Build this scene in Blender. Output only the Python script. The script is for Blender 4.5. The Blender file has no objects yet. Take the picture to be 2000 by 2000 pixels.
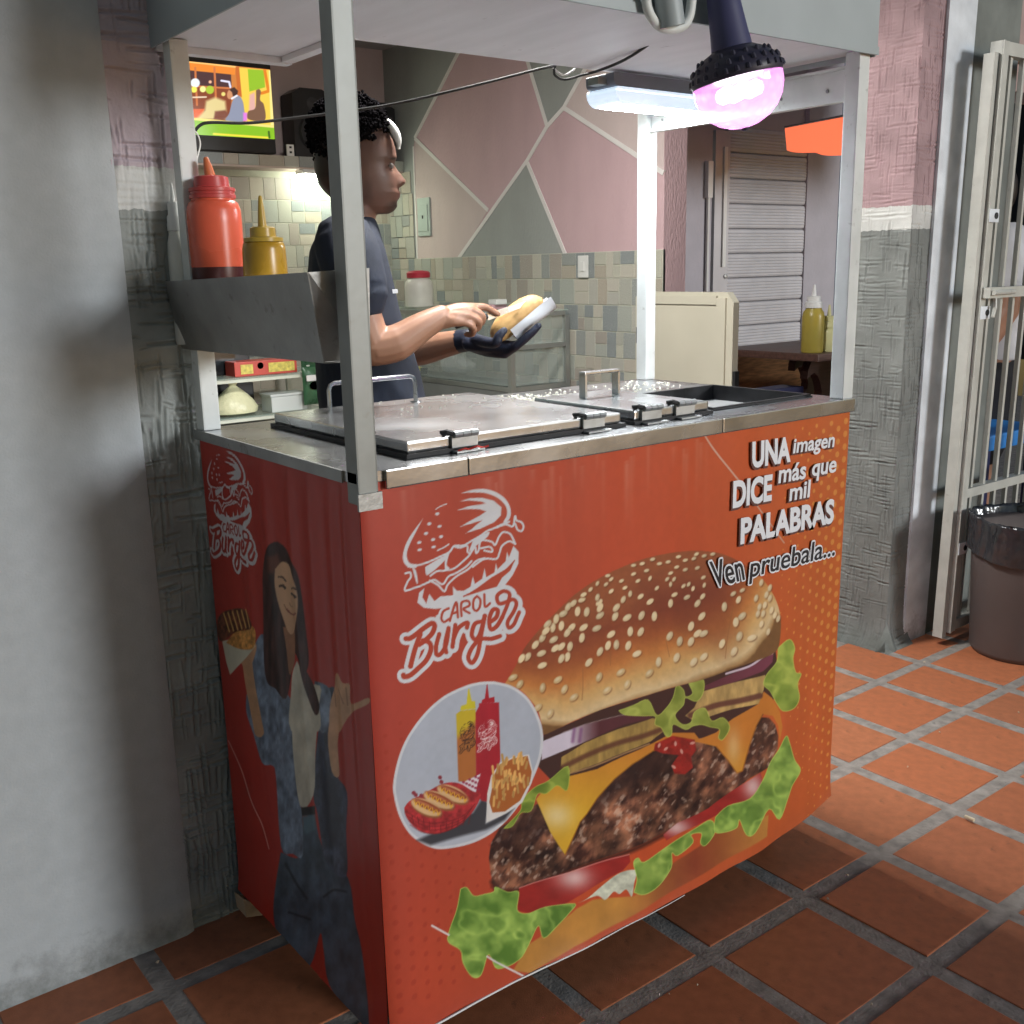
import bpy, bmesh, math, random
import numpy as np
from mathutils import Vector, Matrix
random.seed(7); RNG = np.random.default_rng(11)
PI = math.pi
S = bpy.context.scene
COL = S.collection
# ------------------------------------------------------------------ camera
CAM_P = np.array((-0.6953, -1.2528, 1.2723))
YAW, PITCH, ROLL, FPX = 0.6536, -0.2300, -0.0228, 2039.8     # focal length in pixels of a 2000 px wide frame
_f = np.array((math.sin(YAW)*math.cos(PITCH), math.cos(YAW)*math.cos(PITCH), math.sin(PITCH)))
_r = np.array((math.cos(YAW), -math.sin(YAW), 0.0)); _u = np.cross(_r, _f)
CAM_R = math.cos(ROLL)*_r + math.sin(ROLL)*_u; CAM_U = -math.sin(ROLL)*_r + math.cos(ROLL)*_u; CAM_F = _f
cd = bpy.data.cameras.new('camera'); cam = bpy.data.objects.new('camera', cd); COL.objects.link(cam)
M4 = Matrix.Identity(4)
for i in range(3):
    M4[i][0] = CAM_R[i]; M4[i][1] = CAM_U[i]; M4[i][2] = -CAM_F[i]; M4[i][3] = CAM_P[i]
cam.matrix_world = M4
cd.sensor_width = 36; cd.lens = FPX/2000*36; cd.clip_start = .02; cd.clip_end = 200
S.camera = cam
# ------------------------------------------------------------------ world, sun, exposure
w = bpy.data.worlds.new('World'); S.world = w; w.use_nodes = True
nt = w.node_tree; bg = nt.nodes['Background']
sky = nt.nodes.new('ShaderNodeTexSky'); sky.sky_type = 'NISHITA'; sky.sun_disc = False
SUN_EL, SUN_AZ = math.radians(10), math.radians(158)          # azimuth from +Y towards +X
sky.sun_elevation = SUN_EL; sky.sun_rotation = SUN_AZ
sky.air_density = 1.0; sky.dust_density = .3
nt.links.new(sky.outputs[0], bg.inputs[0]); bg.inputs[1].default_value = .05
sl = bpy.data.lights.new('street_light_glow', 'SUN'); so = bpy.data.objects.new('street_light_glow', sl); COL.objects.link(so)
sl.energy = 1.35; sl.angle = math.radians(11); sl.color = (.93, .97, 1)
sd = Vector((math.sin(SUN_AZ)*math.cos(SUN_EL), math.cos(SUN_AZ)*math.cos(SUN_EL), math.sin(SUN_EL)))
so.rotation_euler = sd.to_track_quat('Z', 'Y').to_euler()
S.view_settings.view_transform = 'Standard'; S.view_settings.look = 'None'
S.view_settings.exposure = 0.45; S.view_settings.gamma = 1; S.view_settings.use_curve_mapping = False
S.render.engine = 'CYCLES'; S.cycles.use_denoising = True; S.cycles.max_bounces = 6; S.cycles.diffuse_bounces = 3; S.cycles.glossy_bounces = 3; S.cycles.use_adaptive_sampling = True; S.cycles.adaptive_threshold = .025
S.cycles.sample_clamp_indirect = 6

# ------------------------------------------------------------------ helpers
def srgb(r, g, b):
    def c(v):
        v /= 255.0
        return v/12.92 if v <= .04045 else ((v+.055)/1.055)**2.4
    return (c(r), c(g), c(b))
def project(P):                                                 # world points -> pixels of the 2000 px photograph
    d = np.asarray(P, float)-CAM_P; wv = d@CAM_F
    return 1000+FPX*(d@CAM_R)/wv, 1000-FPX*(d@CAM_U)/wv
def plane_pt(u, v, axis, c):                                    # pixel -> point on a real plane of the place
    d = CAM_F+CAM_R*(u-1000)/FPX-CAM_U*(v-1000)/FPX
    return CAM_P+d*(c-CAM_P[axis])/d[axis]

class MB:
    def __init__(s): s.v = []; s.f = []
    def add(s, vs, fs):
        o = len(s.v); s.v += [tuple(map(float, p)) for p in vs]; s.f += [tuple(i+o for i in f) for f in fs]; return s
    def box(s, x0, x1, y0, y1, z0, z1, b=0.0):
        if b <= 0:
            vs = [(x, y, z) for z in (z0, z1) for y in (y0, y1) for x in (x0, x1)]
            return s.add(vs, [(0,2,3,1),(4,5,7,6),(0,1,5,4),(2,6,7,3),(0,4,6,2),(1,3,7,5)])
        bm = bmesh.new(); bmesh.ops.create_cube(bm, size=1)
        for q in bm.verts: q.co = Vector(((x0+x1)/2+q.co.x*(x1-x0), (y0+y1)/2+q.co.y*(y1-y0), (z0+z1)/2+q.co.z*(z1-z0)))
        bmesh.ops.bevel(bm, geom=bm.edges[:], offset=b, segments=2, affect='EDGES', profile=.7)
        return s.bm(bm)
    def bm(s, bm):
        bm.verts.index_update()
        s.add([q.co[:] for q in bm.verts], [[q.index for q in f.verts] for f in bm.faces]); bm.free(); return s
    def hexa(s, a):                                             # eight corners: bottom 4 (ccw), top 4
        return s.add(a, [(3,2,1,0),(4,5,6,7),(0,1,5,4),(1,2,6,5),(2,3,7,6),(3,0,4,7)])
    def tube(s, pts, r, n=10, cap=True, closed=False):
        pts = [Vector(p) for p in pts]; k = len(pts)
        rs = r if hasattr(r, '__len__') else [r]*k
        o = len(s.v); prev = None
        for i, p in enumerate(pts):
            if closed: t = pts[(i+1) % k]-pts[i-1]
            else: t = pts[min(i+1, k-1)]-pts[max(i-1, 0)]
            t.normalize()
            if prev is None:
                a = Vector((0, 0, 1)) if abs(t.z) < .9 else Vector((1, 0, 0))
                prev = a.cross(t).normalized()
            prev = (prev-t*prev.dot(t)).normalized(); q = t.cross(prev)
            for j in range(n):
                an = 2*PI*j/n; s.v.append(tuple(p+(prev*math.cos(an)+q*math.sin(an))*rs[i]))
        for i in range(k if closed else k-1):
            a = o+i*n; b = o+((i+1) % k)*n
            for j in range(n): s.f.append((a+j, a+(j+1) % n, b+(j+1) % n, b+j))
        if cap and not closed:
            s.f.append(tuple(o+j for j in reversed(range(n)))); s.f.append(tuple(o+(k-1)*n+j for j in range(n)))
        return s
    def lathe(s, prof, c=(0,0,0), n=28, axis=None, sx=1, sy=1):
        o = len(s.v); c = Vector(c); R = Matrix.Identity(3) if axis is None else Vector((0,0,1)).rotation_difference(Vector(axis)).to_matrix()
        for r, z in prof:
            for j in range(n):
                an = 2*PI*j/n; s.v.append(tuple(c+R@Vector((r*math.cos(an)*sx, r*math.sin(an)*sy, z))))
        m = len(prof)
        for i in range(m-1):
            a = o+i*n; b = a+n
            for j in range(n): s.f.append((a+j, a+(j+1) % n, b+(j+1) % n, b+j))
        s.f.append(tuple(o+j for j in reversed(range(n)))); s.f.append(tuple(o+(m-1)*n+j for j in range(n)))
        return s
    def prism(s, poly, axis, a, b):                             # polygon in the two other axes, extruded along axis
        n = len(poly)
        def mk(p, t):
            q = list(p); q.insert(axis, t); return q
        return s.add([mk(p, a) for p in poly]+[mk(p, b) for p in poly],
                     [tuple(range(n))[::-1], tuple(range(n, 2*n))]+[(i, (i+1) % n, n+(i+1) % n, n+i) for i in range(n)])
    def mesh(s, name='mesh'):
        me = bpy.data.meshes.new(name); me.from_pydata(s.v, [], s.f)
        bm = bmesh.new(); bm.from_mesh(me); bmesh.ops.recalc_face_normals(bm, faces=bm.faces); bm.to_mesh(me); bm.free()
        return me
    def build(s, name, m, parent=None, smooth=False, loc=None):
        me = s.mesh(name); ob = bpy.data.objects.new(name, me); COL.objects.link(ob)
        if m is not None: me.materials.append(m)
        if smooth:
            me.polygons.foreach_set('use_smooth', [True]*len(me.polygons)); me.set_sharp_from_angle(angle=math.radians(40))
        if loc: ob.location = loc
        if parent is not None: par(ob, parent)
        return ob
def par(o, p):
    o.parent = p
    o.matrix_parent_inverse = Matrix.Translation(-Vector(p.location))          # every .location here is a world location
def empty(name, label, cat, loc=(0,0,0), group=None):
    o = bpy.data.objects.new(name, None); COL.objects.link(o); o.location = loc; o.empty_display_size = .05
    return tag(o, label, cat, group)
def tag(o, label=None, cat=None, group=None, kind=None):
    if label: o['label'] = label
    if cat: o['category'] = cat
    if group: o['group'] = group
    if kind: o['kind'] = kind
    return o
def grid_mesh(P, name, m, parent=None, cols=None, smooth=True, flip=False):
    """P: (rows, cols, 3) array -> one mesh; cols: optional linear colours per vertex"""
    h, wd = P.shape[:2]; n = h*wd
    idx = np.arange(n).reshape(h, wd)
    q = np.stack([idx[:-1,:-1], idx[:-1,1:], idx[1:,1:], idx[1:,:-1]], -1).reshape(-1, 4)
    if flip: q = q[:, ::-1]
    me = bpy.data.meshes.new(name); k = len(q)
    me.vertices.add(n); me.vertices.foreach_set('co', P.reshape(-1).astype(np.float32))
    me.loops.add(k*4); me.loops.foreach_set('vertex_index', q.reshape(-1).astype(np.int32))
    me.polygons.add(k); me.polygons.foreach_set('loop_start', np.arange(0, k*4, 4, dtype=np.int32))
    me.update(calc_edges=True); me.validate()
    if smooth: me.polygons.foreach_set('use_smooth', np.ones(k, bool))
    if cols is not None:
        at = me.color_attributes.new('print', 'FLOAT_COLOR', 'POINT')
        c4 = np.ones((n, 4), np.float32); c4[:, :3] = cols.reshape(-1, 3); at.data.foreach_set('color', c4.reshape(-1))
    ob = bpy.data.objects.new(name, me); COL.objects.link(ob); me.materials.append(m)
    if parent is not None: par(ob, parent)
    return ob
def vnoise(x, y, seed=0):                                       # smooth value noise, numpy
    r = np.random.default_rng(seed).random((256, 256))
    xi = np.floor(x).astype(int); yi = np.floor(y).astype(int); fx = x-xi; fy = y-yi
    fx = fx*fx*(3-2*fx); fy = fy*fy*(3-2*fy)
    g = lambda a, b: r[a & 255, b & 255]
    return (g(xi,yi)*(1-fx)+g(xi+1,yi)*fx)*(1-fy)+(g(xi,yi+1)*(1-fx)+g(xi+1,yi+1)*fx)*fy
def fbm(x, y, seed=0, o=4):
    t = 0; a = .5
    for i in range(o): t = t+a*vnoise(x*2**i, y*2**i, seed+i); a *= .5
    return t/(1-.5**o)

# ------------------------------------------------------------------ materials
MATS = {}
def mat(name, col, rough=.6, metal=0.0, var=.12, scale=8.0, bump=0.0, bscale=60.0, col2=None, wear=None, spec=.5, emit=0.0, ecol=None, alpha=None, trans=0.0, rand=None, stretch=None, ior=1.45, sub=0.0):
    if name in MATS: return MATS[name]
    m = bpy.data.materials.new(name); m.use_nodes = True; t = m.node_tree; N = t.nodes; L = t.links; p = N['Principled BSDF']
    p.inputs['Roughness'].default_value = rough; p.inputs['Metallic'].default_value = metal
    p.inputs['Specular IOR Level'].default_value = spec; p.inputs['IOR'].default_value = ior
    if trans: p.inputs['Transmission Weight'].default_value = trans
    if sub and False:
        p.inputs['Subsurface Weight'].default_value = sub; p.inputs['Subsurface Radius'].default_value = (.012, .005, .003); p.inputs['Subsurface Scale'].default_value = 1
    tc = N.new('ShaderNodeTexCoord'); vec = tc.outputs['Object']
    if stretch:
        mp = N.new('ShaderNodeMapping'); mp.inputs['Scale'].default_value = stretch; L.new(vec, mp.inputs[0]); vec = mp.outputs[0]
    nz = N.new('ShaderNodeTexNoise'); nz.inputs['Scale'].default_value = scale; nz.inputs['Detail'].default_value = 3; L.new(vec, nz.inputs[0])
    rp = N.new('ShaderNodeValToRGB'); rp.color_ramp.elements[0].position = .3; rp.color_ramp.elements[1].position = .72
    c2 = col2 or tuple(min(1, v*(1+var)) for v in col); c1 = col if col2 else tuple(v*(1-var) for v in col)
    rp.color_ramp.elements[0].color = (*c1, 1); rp.color_ramp.elements[1].color = (*c2, 1)
    L.new(nz.outputs[0], rp.inputs[0]); out = rp.outputs[0]
    if rand:                                                    # list of colours picked per object
        oi = N.new('ShaderNodeObjectInfo'); cr = N.new('ShaderNodeValToRGB'); cr.color_ramp.interpolation = 'CONSTANT'
        while len(cr.color_ramp.elements) < len(rand): cr.color_ramp.elements.new(.5)
        for i, c in enumerate(rand):
            cr.color_ramp.elements[i].position = i/len(rand); cr.color_ramp.elements[i].color = (*c, 1)
        L.new(oi.outputs['Random'], cr.inputs[0])
        mx = N.new('ShaderNodeMixRGB'); mx.blend_type = 'MULTIPLY'; mx.inputs[0].default_value = 1
        L.new(cr.outputs[0], mx.inputs[1]); L.new(out, mx.inputs[2]); out = mx.outputs[0]
    if wear:                                                    # (colour, scale, threshold, amount): stains and scuffs
        n2 = N.new('ShaderNodeTexNoise'); n2.inputs['Scale'].default_value = wear[1]; n2.inputs['Detail'].default_value = 5; n2.inputs['Roughness'].default_value = .65
        L.new(vec, n2.inputs[0])
        r2 = N.new('ShaderNodeValToRGB'); r2.color_ramp.elements[0].position = wear[2]; r2.color_ramp.elements[1].position = min(1, wear[2]+.12)
        r2.color_ramp.elements[0].color = (0,0,0,1); r2.color_ramp.elements[1].color = (wear[3],)*3+(1,)
        L.new(n2.outputs[0], r2.inputs[0])
        mx = N.new('ShaderNodeMixRGB'); L.new(r2.outputs[0], mx.inputs[0]); L.new(out, mx.inputs[1]); mx.inputs[2].default_value = (*wear[0], 1); out = mx.outputs[0]
    L.new(out, p.inputs['Base Color'])
    if bump:
        nb = N.new('ShaderNodeTexNoise'); nb.inputs['Scale'].default_value = bscale; nb.inputs['Detail'].default_value = 2; L.new(vec, nb.inputs[0])
        bp = N.new('ShaderNodeBump'); bp.inputs['Strength'].default_value = min(1, bump); bp.inputs['Distance'].default_value = .004
        L.new(nb.outputs[0], bp.inputs['Height']); L.new(bp.outputs[0], p.inputs['Normal'])
    if rough and not trans:                                     # uneven gloss
        mr = N.new('ShaderNodeMapRange'); mr.inputs[3].default_value = max(.03, rough-.1); mr.inputs[4].default_value = min(1, rough+.1)
        L.new(nz.outputs[0], mr.inputs[0]); L.new(mr.outputs[0], p.inputs['Roughness'])
    if emit:
        p.inputs['Emission Color'].default_value = (*(ecol or col), 1); p.inputs['Emission Strength'].default_value = emit
    if alpha is not None: p.inputs['Alpha'].default_value = alpha
    MATS[name] = m; return m
def print_mat(name, rough=.35, emit=0.0, bump=.0, spec=.4):     # printed / painted colours stored on the surface itself
    m = bpy.data.materials.new(name); m.use_nodes = True; N = m.node_tree.nodes; L = m.node_tree.links; p = N['Principled BSDF']
    a = N.new('ShaderNodeAttribute'); a.attribute_name = 'print'
    p.inputs['Roughness'].default_value = rough; p.inputs['Specular IOR Level'].default_value = spec
    if emit:
        p.inputs['Base Color'].default_value = (.01,.01,.01,1); L.new(a.outputs['Color'], p.inputs['Emission Color']); p.inputs['Emission Strength'].default_value = emit
    else:
        L.new(a.outputs['Color'], p.inputs['Base Color'])
    if bump:
        nb = N.new('ShaderNodeTexNoise'); nb.inputs['Scale'].default_value = 240; tc = N.new('ShaderNodeTexCoord'); L.new(tc.outputs['Object'], nb.inputs[0])
        bp = N.new('ShaderNodeBump'); bp.inputs['Strength'].default_value = bump; bp.inputs['Distance'].default_value = .001
        L.new(nb.outputs[0], bp.inputs['Height']); L.new(bp.outputs[0], p.inputs['Normal'])
    return m
# ------------------------------------------------------------------ printing: colours per vertex of a fine sheet
class Print:
    """a printed sheet: U,V hold the design coordinates of every vertex; RGB the ink (sRGB 0..255)"""
    def __init__(s, U, V, bg=(0,0,0)):
        s.U = U; s.V = V; s.c = np.empty(U.shape+(3,)); s.c[:] = bg
    def _box(s, pts, m):
        p = np.asarray(pts, float); a = p.min(0)-m; b = p.max(0)+m
        return np.nonzero((s.U >= a[0]) & (s.U <= b[0]) & (s.V >= a[1]) & (s.V <= b[1]))
    def put(s, ix, al, col):
        if callable(col): col = col(s.U[ix], s.V[ix])
        col = np.asarray(col, float); s.c[ix] = s.c[ix]*(1-al[:, None])+col*al[:, None]
    @staticmethod
    def segd(u, v, p, closed):
        d = np.full(u.shape, 1e9); n = len(p)
        for i in range(n if closed else n-1):
            a = p[i]; b = p[(i+1) % n]; e = b-a; L = max(e@e, 1e-9)
            t = np.clip(((u-a[0])*e[0]+(v-a[1])*e[1])/L, 0, 1)
            d = np.minimum(d, (u-a[0]-t*e[0])**2+(v-a[1]-t*e[1])**2)
        return np.sqrt(d)
    def poly(s, pts, col, soft=1.6, alpha=1.0, grow=0.0):
        p = np.asarray(pts, float); ix = s._box(p, soft+abs(grow)+1)
        if not len(ix[0]): return
        u = s.U[ix]; v = s.V[ix]; ins = np.zeros(u.shape, bool); n = len(p)
        for i in range(n):
            a = p[i]; b = p[i-1]
            if a[1] == b[1]: continue
            c = ((a[1] > v) != (b[1] > v)) & (u < (b[0]-a[0])*(v-a[1])/(b[1]-a[1])+a[0]); ins ^= c
        sdist = np.where(ins, 1, -1)*s.segd(u, v, p, True)+grow
        s.put(ix, np.clip(.5+sdist/soft, 0, 1)*alpha, col)
    def line(s, pts, wd, col, soft=1.4, alpha=1.0, closed=False):
        p = np.asarray(pts, float); ix = s._box(p, wd/2+soft+1)
        if not len(ix[0]): return
        d = s.segd(s.U[ix], s.V[ix], p, closed)
        s.put(ix, np.clip(.5+(wd/2-d)/soft, 0, 1)*alpha, col)
    def ell(s, c, rx, ry, ang, col, soft=1.4, alpha=1.0):
        m = max(rx, ry)+soft+1; ix = s._box([c], m)
        if not len(ix[0]): return
        ca, sa = math.cos(ang), math.sin(ang); du = s.U[ix]-c[0]; dv = s.V[ix]-c[1]
        a = (du*ca+dv*sa)/rx; b = (-du*sa+dv*ca)/ry; r = np.sqrt(a*a+b*b)+1e-9
        s.put(ix, np.clip(.5+(1-r)*min(rx, ry)/soft, 0, 1)*alpha, col)
    def linear(s):
        c = np.clip(s.c/255, 0, 1); return np.where(c <= .04045, c/12.92, ((c+.055)/1.055)**2.4)
def smooth_path(pts, k=6):                                      # Catmull-Rom
    p = [np.array(q, float) for q in pts]; out = []
    for i in range(len(p)-1):
        a = p[max(i-1, 0)]; b = p[i]; c = p[i+1]; d = p[min(i+2, len(p)-1)]
        for j in range(k):
            t = j/k; out.append(.5*((2*b)+(-a+c)*t+(2*a-5*b+4*c-d)*t*t+(-a+3*b-3*c+d)*t**3))
    out.append(p[-1]); return np.array(out)
# ================================================================== the setting: floor, walls, room
C_PINK = (.42, .285, .30); C_GREY = (.22, .232, .222); C_WHITE = (.62, .62, .60); C_BEIGE = (.50, .40, .37)
# ---- floor: mortar bed with terracotta tiles set in it
m_grout = mat('cement_grout', (.265, .235, .21), .85, var=.3, scale=30, bump=.35, bscale=140, wear=((.07,.065,.06), 40, .62, .6))
TILE_RND = [(1.0,.98,.96), (.93,.93,.95), (1.06,1.02,.98), (.86,.84,.84), (1.0,.95,.9), (.97,1.0,1.0), (.9,.95,1.0)]
m_tile = mat('terracotta', (.42, .145, .068), .50, var=.14, scale=9, bump=.12, bscale=90, rand=TILE_RND, wear=((.16,.075,.045), 7, .60, .55), spec=.35)
floor = MB().box(-6, 9, -5, 12, -.12, 0).build('floor', m_grout); tag(floor, kind='structure')
A_L = [1.30, 1.02, .742, .4604, .1821, -.1008, -.3768, -.655, -.932, -1.21]
B_L = [4.20, 3.92, 3.645, 3.37, 3.095, 2.82, 2.545, 2.2683, 2.0226, 1.7399, 1.4828, 1.1856, .922, .6342, .3581, .08, -.198, -.475, -.75, -1.03]
def tile_mesh():
    b = MB(); e = .5; c = .492; z0, z1, z2 = -.02, .0008, .0018
    rings = [(e, z0), (e, z1), (c, z2)]
    for r, z in rings: b.v += [(-r,-r,z), (r,-r,z), (r,r,z), (-r,r,z)]
    for k in range(2):
        for j in range(4): b.f.append((4*k+j, 4*k+(j+1) % 4, 4*k+4+(j+1) % 4, 4*k+4+j))
    b.f.append((8,9,10,11)); return b
tm = tile_mesh().mesh('tile'); tm.materials.append(m_tile)
for i in range(len(A_L)-1):
    for j in range(len(B_L)-1):
        y1, y0 = A_L[i], A_L[i+1]; x1, x0 = B_L[j], B_L[j+1]; cx, cy = (x0+x1)/2, (y0+y1)/2
        g = .038
        t = bpy.data.objects.new('tile', tm); COL.objects.link(t)
        t.location = (cx+random.uniform(-.002,.002), cy+random.uniform(-.002,.002), random.uniform(-.0012,.0008))
        t.scale = (x1-x0-g+random.uniform(-.002,.002), y1-y0-g+random.uniform(-.002,.002), 1)
        t.rotation_euler = (random.uniform(-.003,.003), random.uniform(-.003,.003), random.uniform(-.006,.006))
        t.parent = floor
# ---- stamped render: grooves pressed into wet plaster, real relief
def stamped(nu, nv, su, sv, seed, amp=.0032, dens=900, noise=1.0):
    """height map (rows along v = height); su, sv metres covered"""
    r = np.random.default_rng(seed); H = np.zeros((nv, nu))
    uu, vv = np.meshgrid(np.linspace(0, su, nu), np.linspace(0, sv, nv))
    du, dv = su/(nu-1), sv/(nv-1)
    for k in range(int(dens*su*sv)):
        hor = r.random() < .5; L = r.uniform(.02, .13); wd = r.uniform(.0013, .0030)
        cu, cv = r.random()*su, r.random()*sv; wob = r.normal(0, .004)
        a0, a1 = (cu-L/2, cu+L/2) if hor else (cu-wd*4, cu+wd*4); b0, b1 = (cv-wd*4-.006, cv+wd*4+.006) if hor else (cv-L/2, cv+L/2)
        i0, i1 = max(0, int(a0/du)), min(nu, int(a1/du)+2); j0, j1 = max(0, int(b0/dv)), min(nv, int(b1/dv)+2)
        if i1 <= i0 or j1 <= j0: continue
        U = uu[j0:j1, i0:i1]; V = vv[j0:j1, i0:i1]
        d = np.abs((V-cv)-wob*((U-cu)/L)) if hor else np.abs((U-cu)-wob*((V-cv)/L))
        e = np.clip((L/2-np.abs((U-cu) if hor else (V-cv)))/.012, 0, 1)
        H[j0:j1, i0:i1] += e*(-np.exp(-(d/wd)**2)+.45*np.exp(-((d-2.2*wd)/wd)**2))*r.uniform(.5, 1)
    H = np.clip(H, -1.3, .9)
    H += noise*(.45*(fbm(uu*70, vv*70, seed+3)-.5)+.45*(fbm(uu*14, vv*9, seed+5)-.5))
    return H*amp
def banded(name, bands, rough=.8, grime=True, cloud=(.74, 1.12), csc=9):
    """paint in horizontal bands (real painted bands): list of (z_from, colour)"""
    m = bpy.data.materials.new(name); m.use_nodes = True; N = m.node_tree.nodes; L = m.node_tree.links; p = N['Principled BSDF']
    p.inputs['Roughness'].default_value = rough; p.inputs['Specular IOR Level'].default_value = .3
    g = N.new('ShaderNodeNewGeometry'); sx = N.new('ShaderNodeSeparateXYZ'); L.new(g.outputs['Position'], sx.inputs[0])
    nz = N.new('ShaderNodeTexNoise'); nz.inputs['Scale'].default_value = 45; nz.inputs['Detail'].default_value = 4; L.new(g.outputs['Position'], nz.inputs[0])
    ma = N.new('ShaderNodeMath'); ma.operation = 'MULTIPLY_ADD'; ma.inputs[1].default_value = .014; L.new(nz.outputs[0], ma.inputs[0]); L.new(sx.outputs[2], ma.inputs[2])
    mr = N.new('ShaderNodeMapRange'); mr.inputs[1].default_value = .007; mr.inputs[2].default_value = 3.007; L.new(ma.outputs[0], mr.inputs[0])
    cr = N.new('ShaderNodeValToRGB'); cr.color_ramp.interpolation = 'CONSTANT'
    while len(cr.color_ramp.elements) < len(bands): cr.color_ramp.elements.new(.5)
    for i, (z, c) in enumerate(bands): cr.color_ramp.elements[i].position = z/3; cr.color_ramp.elements[i].color = (*c, 1)
    L.new(mr.outputs[0], cr.inputs[0])
    n2 = N.new('ShaderNodeTexNoise'); n2.inputs['Scale'].default_value = csc; n2.inputs['Detail'].default_value = 4; L.new(g.outputs['Position'], n2.inputs[0])
    m2 = N.new('ShaderNodeMapRange'); m2.inputs[1].default_value = .3; m2.inputs[2].default_value = .75; m2.inputs[3].default_value = cloud[0]; m2.inputs[4].default_value = cloud[1]; L.new(n2.outputs[0], m2.inputs[0])
    mx = N.new('ShaderNodeMixRGB'); mx.blend_type = 'MULTIPLY'; mx.inputs[0].default_value = 1; L.new(cr.outputs[0], mx.inputs[1]); L.new(m2.outputs[0], mx.inputs[2]); out = mx.outputs[0]
    if grime:                                                   # splashed dirt and damp at the foot of the wall, ragged edge
        n3 = N.new('ShaderNodeTexNoise'); n3.inputs['Scale'].default_value = 22; n3.inputs['Detail'].default_value = 5; n3.inputs['Roughness'].default_value = .7; L.new(g.outputs['Position'], n3.inputs[0])
        sb = N.new('ShaderNodeMath'); sb.operation = 'MULTIPLY_ADD'; sb.inputs[1].default_value = .22; L.new(n3.outputs[0], sb.inputs[0])
        ng = N.new('ShaderNodeMath'); ng.operation = 'MULTIPLY'; ng.inputs[1].default_value = -1; L.new(sx.outputs[2], ng.inputs[0]); L.new(ng.outputs[0], sb.inputs[2])
        m3 = N.new('ShaderNodeMapRange'); m3.inputs[1].default_value = .03; m3.inputs[2].default_value = .13; m3.inputs[4].default_value = .62; L.new(sb.outputs[0], m3.inputs[0])
        mg = N.new('ShaderNodeMixRGB'); L.new(m3.outputs[0], mg.inputs[0]); L.new(out, mg.inputs[1]); mg.inputs[2].default_value = (.075,.08,.065,1); out = mg.outputs[0]
    L.new(out, p.inputs['Base Color'])
    nb = N.new('ShaderNodeTexNoise'); nb.inputs['Scale'].default_value = 220; nb.inputs['Detail'].default_value = 4; L.new(g.outputs['Position'], nb.inputs[0])
    bp = N.new('ShaderNodeBump'); bp.inputs['Strength'].default_value = .35; bp.inputs['Distance'].default_value = .002
    L.new(nb.outputs[0], bp.inputs['Height']); L.new(bp.outputs[0], p.inputs['Normal'])
    return m
BANDS = [(0, C_GREY), (1.352, C_WHITE), (1.418, C_PINK)]
BANDS_L = [(0, (.30,.315,.30)), (1.375, C_WHITE), (1.452, (.50,.42,.46))]
m_band = banded('pillar_paint', BANDS); m_band_l = banded('strip_paint', BANDS_L)
m_white_wall = banded('white_plaster', [(0, (.41,.43,.44)), (2.9, (.41,.43,.42))], cloud=(.93, 1.04), csc=30)
m_grey_wall = banded('grey_plaster', [(0, (.20,.215,.20)), (2.9, (.2,.2,.2))])
# ---- left wall: smooth white plaster ending in a stamped strip beside the opening
lw = empty('plaster_wall', 'white smooth plaster wall with a stamped pink and grey strip beside the food cart', 'wall', (-1.5, .66, 0))
nx, nz_ = 190, 320
xs = np.linspace(-3.2, -.095, nx); zs = np.linspace(0, 2.75, nz_); XX, ZZ = np.meshgrid(xs, zs)
yy = .6+.004*(fbm(XX*1.6, ZZ*1.6, 4)-.5)+.0010*(fbm(XX*30, ZZ*30, 9)-.5)-.012*np.exp(-ZZ/.05)*fbm(XX*9, ZZ*20, 21)
yy[:, -1] += .006
P = np.stack([XX, yy, ZZ], -1)
grid_mesh(P, 'smooth_face', m_white_wall, lw)
nu, nv = 64, 1500
H = stamped(nu, nv, .115, 2.75, 5, amp=.0050, dens=1300, noise=1.1)
xs = np.linspace(-.100, .012, nu); zs = np.linspace(0, 2.75, nv); XX, ZZ = np.meshgrid(xs, zs)
flat = np.clip(np.minimum(ZZ-1.375, 1.452-ZZ)/.006, 0, 1)                 # the white band is trowelled smoother
P = np.stack([XX, .608-H*(1-.7*flat), ZZ], -1); grid_mesh(P, 'stamped_strip', m_band_l, lw)
MB().box(-3.2, .012, .625, .76, 0, 2.75).build('wall_core', m_grey_wall, lw)
MB().box(.0125, .26, .62, .70, 0, .94).build('light_leak_block', m_grey_wall, lw)  # unseen block added behind the cart to stop a streak of lamp light
# ---- right pillar of the opening
rp = empty('pillar', 'stamped plaster pillar in pink, white and grey bands right of the food cart', 'pillar', (2.36, .72, 0))
nu, nv = 110, 900; D0, D1 = .61, .85
H = stamped(nu, nv, D1-D0, 2.75, 15, amp=.0032, dens=1500)
ys = np.linspace(D0, D1, nu); zs = np.linspace(0, 2.75, nv); YY, ZZ = np.meshgrid(ys, zs)
flare = .05*np.exp(-ZZ/.035)
P = np.stack([2.29-H-flare, YY, ZZ], -1); grid_mesh(P, 'stamped_side', m_band, rp, flip=True)
nu = 60; H = stamped(nu, nv, .115, 2.75, 16, amp=.0028, dens=1300)
xs = np.linspace(2.29, 2.405, nu); XX, ZZ = np.meshgrid(xs, zs)
flare = .035*np.exp(-ZZ/.03)
P = np.stack([XX-.05*np.exp(-ZZ/.035)*(XX < 2.2905), .61-H-flare, ZZ], -1); grid_mesh(P, 'stamped_front', m_band, rp)
MB().add([(2.236,.612,0),(2.292,.570,0),(2.30,.612,0),(2.291,.609,.09)], [(0,1,3),(1,2,3),(2,0,3),(0,2,1)]).build('mortar_foot', m_grey_wall, rp)
MB().box(2.297, 2.86, .618, .845, 0, 2.75).build('pillar_core', m_grey_wall, rp)
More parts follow.
